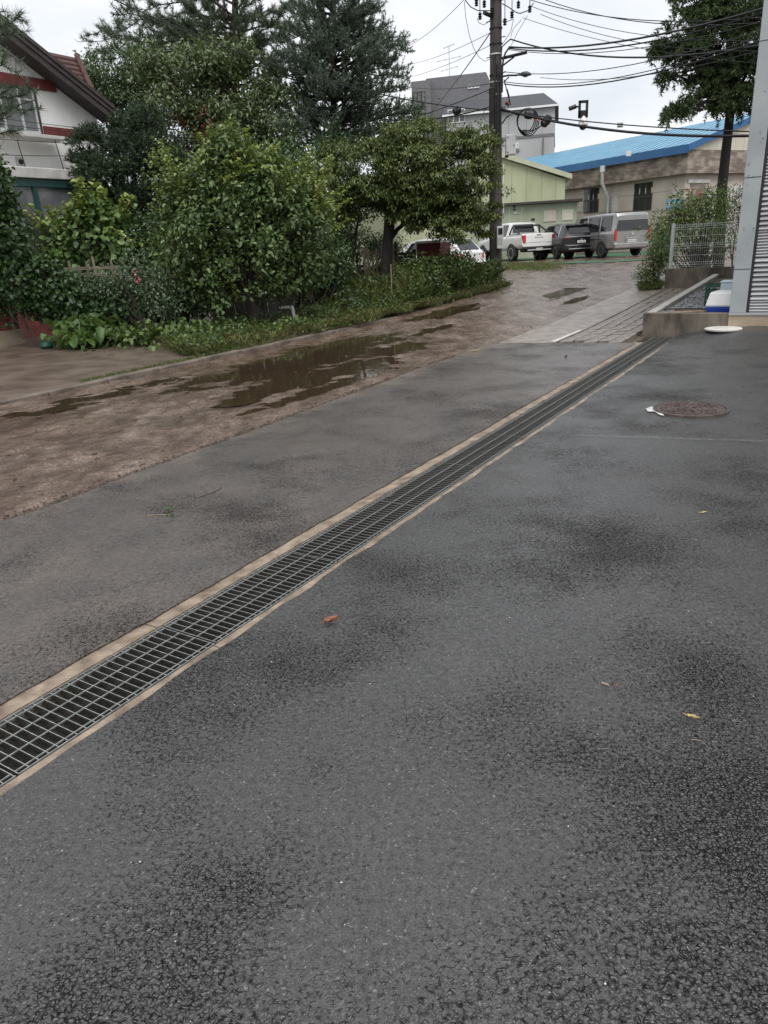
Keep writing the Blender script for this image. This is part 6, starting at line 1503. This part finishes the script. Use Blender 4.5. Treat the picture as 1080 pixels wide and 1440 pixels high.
# --- big dark cypress-like tree behind the mesh fence
Y0 = 22.5; base = gp(1012, Y0, 340); c0 = atY(1015, 330, Y0); base = ground(c0)
lb_ = [lobe(1000, 60, Y0, 62, 55, 60), lobe(1040, 40, Y0, 60, 60, 60), lobe(965, 95, Y0-.3, 34, 45, 40), lobe(1000, 120, Y0, 50, 40, 50), lobe(1045, 120, Y0, 45, 45, 50), lobe(1020, -10, Y0, 65, 45, 55), lobe(955, 50, Y0, 28, 25, 28), lobe(940, 60, Y0-.2, 16, 10, 14), lobe(945, 168, Y0-.4, 13, 13, 14), lobe(960, 150, Y0-.2, 22, 14, 20), lobe(995, 150, Y0-.2, 30, 22, 30), lobe(1010, -60, Y0, 60, 50, 60), lobe(1075, 60, Y0+.3, 40, 70, 50), lobe(925, 62, Y0, 10, 8, 10), lobe(940, 105, Y0, 14, 14, 14), lobe(970, 20, Y0, 25, 25, 25)]
root = thing('cypress_tree', 'big dark cypress like tree with bare black trunk behind the mesh fence', 'tree', base); Pc, Oc, idx = clump_points(lb_, 4200, .7, 230, .26, .9)
f_ = atY(1030, 130, Y0); woody(root, base, f_, .155, lb_, M_['barkdark'], Pc, idx, 220, limb_r=.45)
paths = []
for p, o in zip(Pc, Oc):
    d = unit(o*.6+rdir(1)[0]*.7+Zv*.1); paths.append(np.array([p, p+d*.12, p+d*.22-Zv*.05]))
V, Fq = needles(paths, .095, .026, 30); quad_obj('crown', V, Fq, M_['bigtree'], root)

# --- flowering shrub by the fence and rough growth at its foot
Y0 = 21.0; base = gp(985, Y0, 350)
fs = shrub('flowering_shrub', 'loose green shrub with pink flowers leaning over the mesh fence', base, [lobe(985, 310, Y0, 42, 38, 30), lobe(950, 320, Y0, 38, 30, 28), lobe(1005, 290, Y0, 30, 25, 25), lobe(935, 340, Y0-.3, 24, 35, 22), lobe(960, 295, Y0, 22, 22, 20), lobe(1000, 340, Y0+.3, 40, 30, 25)], 800, 8, .10, .085, .035, 'fresh', nst=40)
Pc = np.array([atY(px+2*rng.normal(), py+1.5*rng.normal(), Y0-.5) for px, py in ((998, 262), (985, 268), (983, 275), (977, 265), (970, 268), (1000, 260), (986, 271))])
V, Fq = leaves_on(Pc, rdir(len(Pc)), 7, .03, .045, .04); quad_obj('flower', V, Fq, M_['flower'], fs)
st_ = [atY(960, 320, Y0)]*7; en_ = [atY(x, y, Y0-.2) for x, y in ((946, 258), (915, 330), (910, 318), (1030, 262), (925, 305), (1040, 265), (940, 275))]
shoots(fs, st_, en_, .10, .04, 'fresh', per=24)
shrub('evergreen_shrub', 'small dark evergreen behind the cypress trunk', gp(1040, 23.5, 340), [lobe(1042, 285, 23.5, 20, 28, 20), lobe(1045, 320, 23.5, 25, 30, 20)], 200, 8, .08, .06, .03, 'juniper', nst=8)
Y0 = 20.0
shrub('rough_weeds', 'rough yellowing weeds at the corner of the low wall', gp(918, Y0, 390), [lobe(918, 375, Y0, 18, 22, 16), lobe(930, 360, Y0, 16, 28, 16), lobe(908, 388, Y0-.4, 14, 12, 12)], 170, 7, .07, .09, .03, 'weed', nst=30)
def rough():
    p = gp(900+32*rng.random(), 19.3+.9*rng.random(), 390); a, b = ST(p); return a, b, .12
weeds('corner_grass', 'yellowing grass at the wall corner', 1500, rough, .16, .012, 'grass', .1, 1.2)
dk = gp(988, 21.6, 350); build(MB().lathe([(.14, 0), (.16, .05), (.16, .9), (.12, 1.0), (.05, 1.02)], 14, dk+Zv*.1), 'black_bollard', M_['dark'], label='black round post behind the mesh fence', cat='post', smooth=True)

# ------------------------------------------------------------------ small litter
def dead_leaf(name, label, px, py, L, Wd, rot, mat, curl=.5, z=.006):
    p = G(px, py); root = None; n, m_ = 9, 5; mb = MB(); vv = []
    for i in range(n):
        u = i/(n-1); w_ = Wd*math.sin(math.pi*min(1, .06+.94*u))**.8*(.6+.4*math.sin(5*u+1))
        for j in range(m_):
            v = j/(m_-1)*2-1; x = (u-.5)*L; y = v*w_*.5
            vv.append((x, y, curl*Wd*abs(v)**1.6*.5*(.6+.5*u) + .18*L*(u-.4)**2 + .003*math.sin(9*u+3*v)))
    mb.add(vv, [(i*m_+j, i*m_+j+1, (i+1)*m_+j+1, (i+1)*m_+j) for i in range(n-1) for j in range(m_-1)])
    mb.tube([(-.5*L, 0, .002), (-.65*L, .01*L, .004), (-.8*L, .08*L, .003)], .0018, 4)
    o = build(mb, name, M_[mat], label=label, cat='leaf', smooth=True, sharp=80); o.location = (p[0], p[1], z); o.rotation_euler = (0, 0, rot)
    md = o.modifiers.new('thick', 'SOLIDIFY'); md.thickness = .001
dead_leaf('dead_leaf', 'curled red brown dead leaf alone beside the drain', 466, 876, .068, .052, .3, 'deadleaf', .9, .008)
dead_leaf('dead_leaf', 'yellowed folded leaf on the rough dark asphalt', 974, 1012, .042, .024, -.7, 'yellowleaf', .9, .008)
dead_leaf('dead_leaf', 'small brown leaf scrap lying next to a grey twig', 868, 965, .022, .012, .9, 'deadleaf', .5)
dead_leaf('dead_leaf', 'small pale leaf on the asphalt below the worn line', 990, 722, .045, .022, .2, 'yellowleaf', .5)
dead_leaf('dead_leaf', 'dark leaf on the dusty asphalt beside the far grating', 796, 503, .09, .06, 1.2, 'mudlump', .9)
dead_leaf('dead_leaf', 'pale flat leaf at the edge of the muddy lane', 668, 494, .16, .08, .1, 'yellowleaf', .3)
def twig(pxs, r, label, mat='stick', cat='twig', z=.008):
    build(MB().tube([G(*p)+Zv*z for p in pxs], r, 5), 'twig', M_[mat], label=label, cat=cat, smooth=True)
twig([(846, 962), (851, 964), (856, 966)], .004, 'short grey twig on the asphalt beside a leaf scrap')
twig([(972, 1042), (985, 1044), (992, 1050)], .0012, 'hair thin brown stalk below the yellowed leaf')
twig([(208, 727), (225, 725), (240, 726)], .003, 'thin dry stalk of the green sprig on the asphalt')
twig([(282, 700), (300, 694), (312, 687)], .003, 'thin dark twig on the dusty asphalt past the sprig', 'bark')
sg_ = G(244, 724); spr = thing('green_sprig', 'small torn green sprig lying on the dusty asphalt', 'sprig', sg_)
Pc = np.array([G(240+5*rng.normal(), 723+3*rng.normal())+Zv*.012 for _ in range(7)]); V, Fq = leaves_on(Pc, rdir(7), 4, .012, .05, .012, upw=1.); quad_obj('leaves', V, Fq, M_['weed'], spr)
# crumbs, grit and petals scattered over the yard and lane
mb = MB()
for k in range(420):
    s, t = 0.6+9*rng.random(), -2.0+4.2*rng.random(); r = .0012+.0022*rng.random()**2
    mb.lathe([(r*.6, 0), (r, r*.4), (r*.3, r*.9)], 5, W(s, t, yard_z(s, t)+.001), X=W(math.cos(k), math.sin(k)))
o = build(mb, 'grit', M_['lid'], kind='stuff'); o['label'] = 'pale grit scattered on the dark asphalt'
mb = MB()
for k in range(420):
    s, t = 3.0+11*rng.random(), -8.9+4.*rng.random(); r = (.006+.02*rng.random()**2)
    mb.lathe([(r*.8, -.004), (r*(1+.3*rng.normal()), r*.3), (r*.4, r*.7)], 6, W(s, t, lane_z(s, t)), X=W(math.cos(k), math.sin(k)))
o = build(mb, 'mud_clods', M_['mudlump'], kind='stuff', smooth=True); o['label'] = 'dark clods and debris on the muddy lane'
mb = MB()
for k in range(40):
    s, t = 8.5+3.4*rng.random(), -13.4+3.2*rng.random(); a = 6.28*rng.random(); p = W(s, t, .035+.012*(-9.2-t)+.02)
    mb.tube([p, p+np.array([math.cos(a), math.sin(a), .02])*.08*(.5+rng.random())], .005, 4)
o = build(mb, 'pavement_debris', M_['bark'], kind='stuff'); o['label'] = 'twigs and bits on the brown pavement'
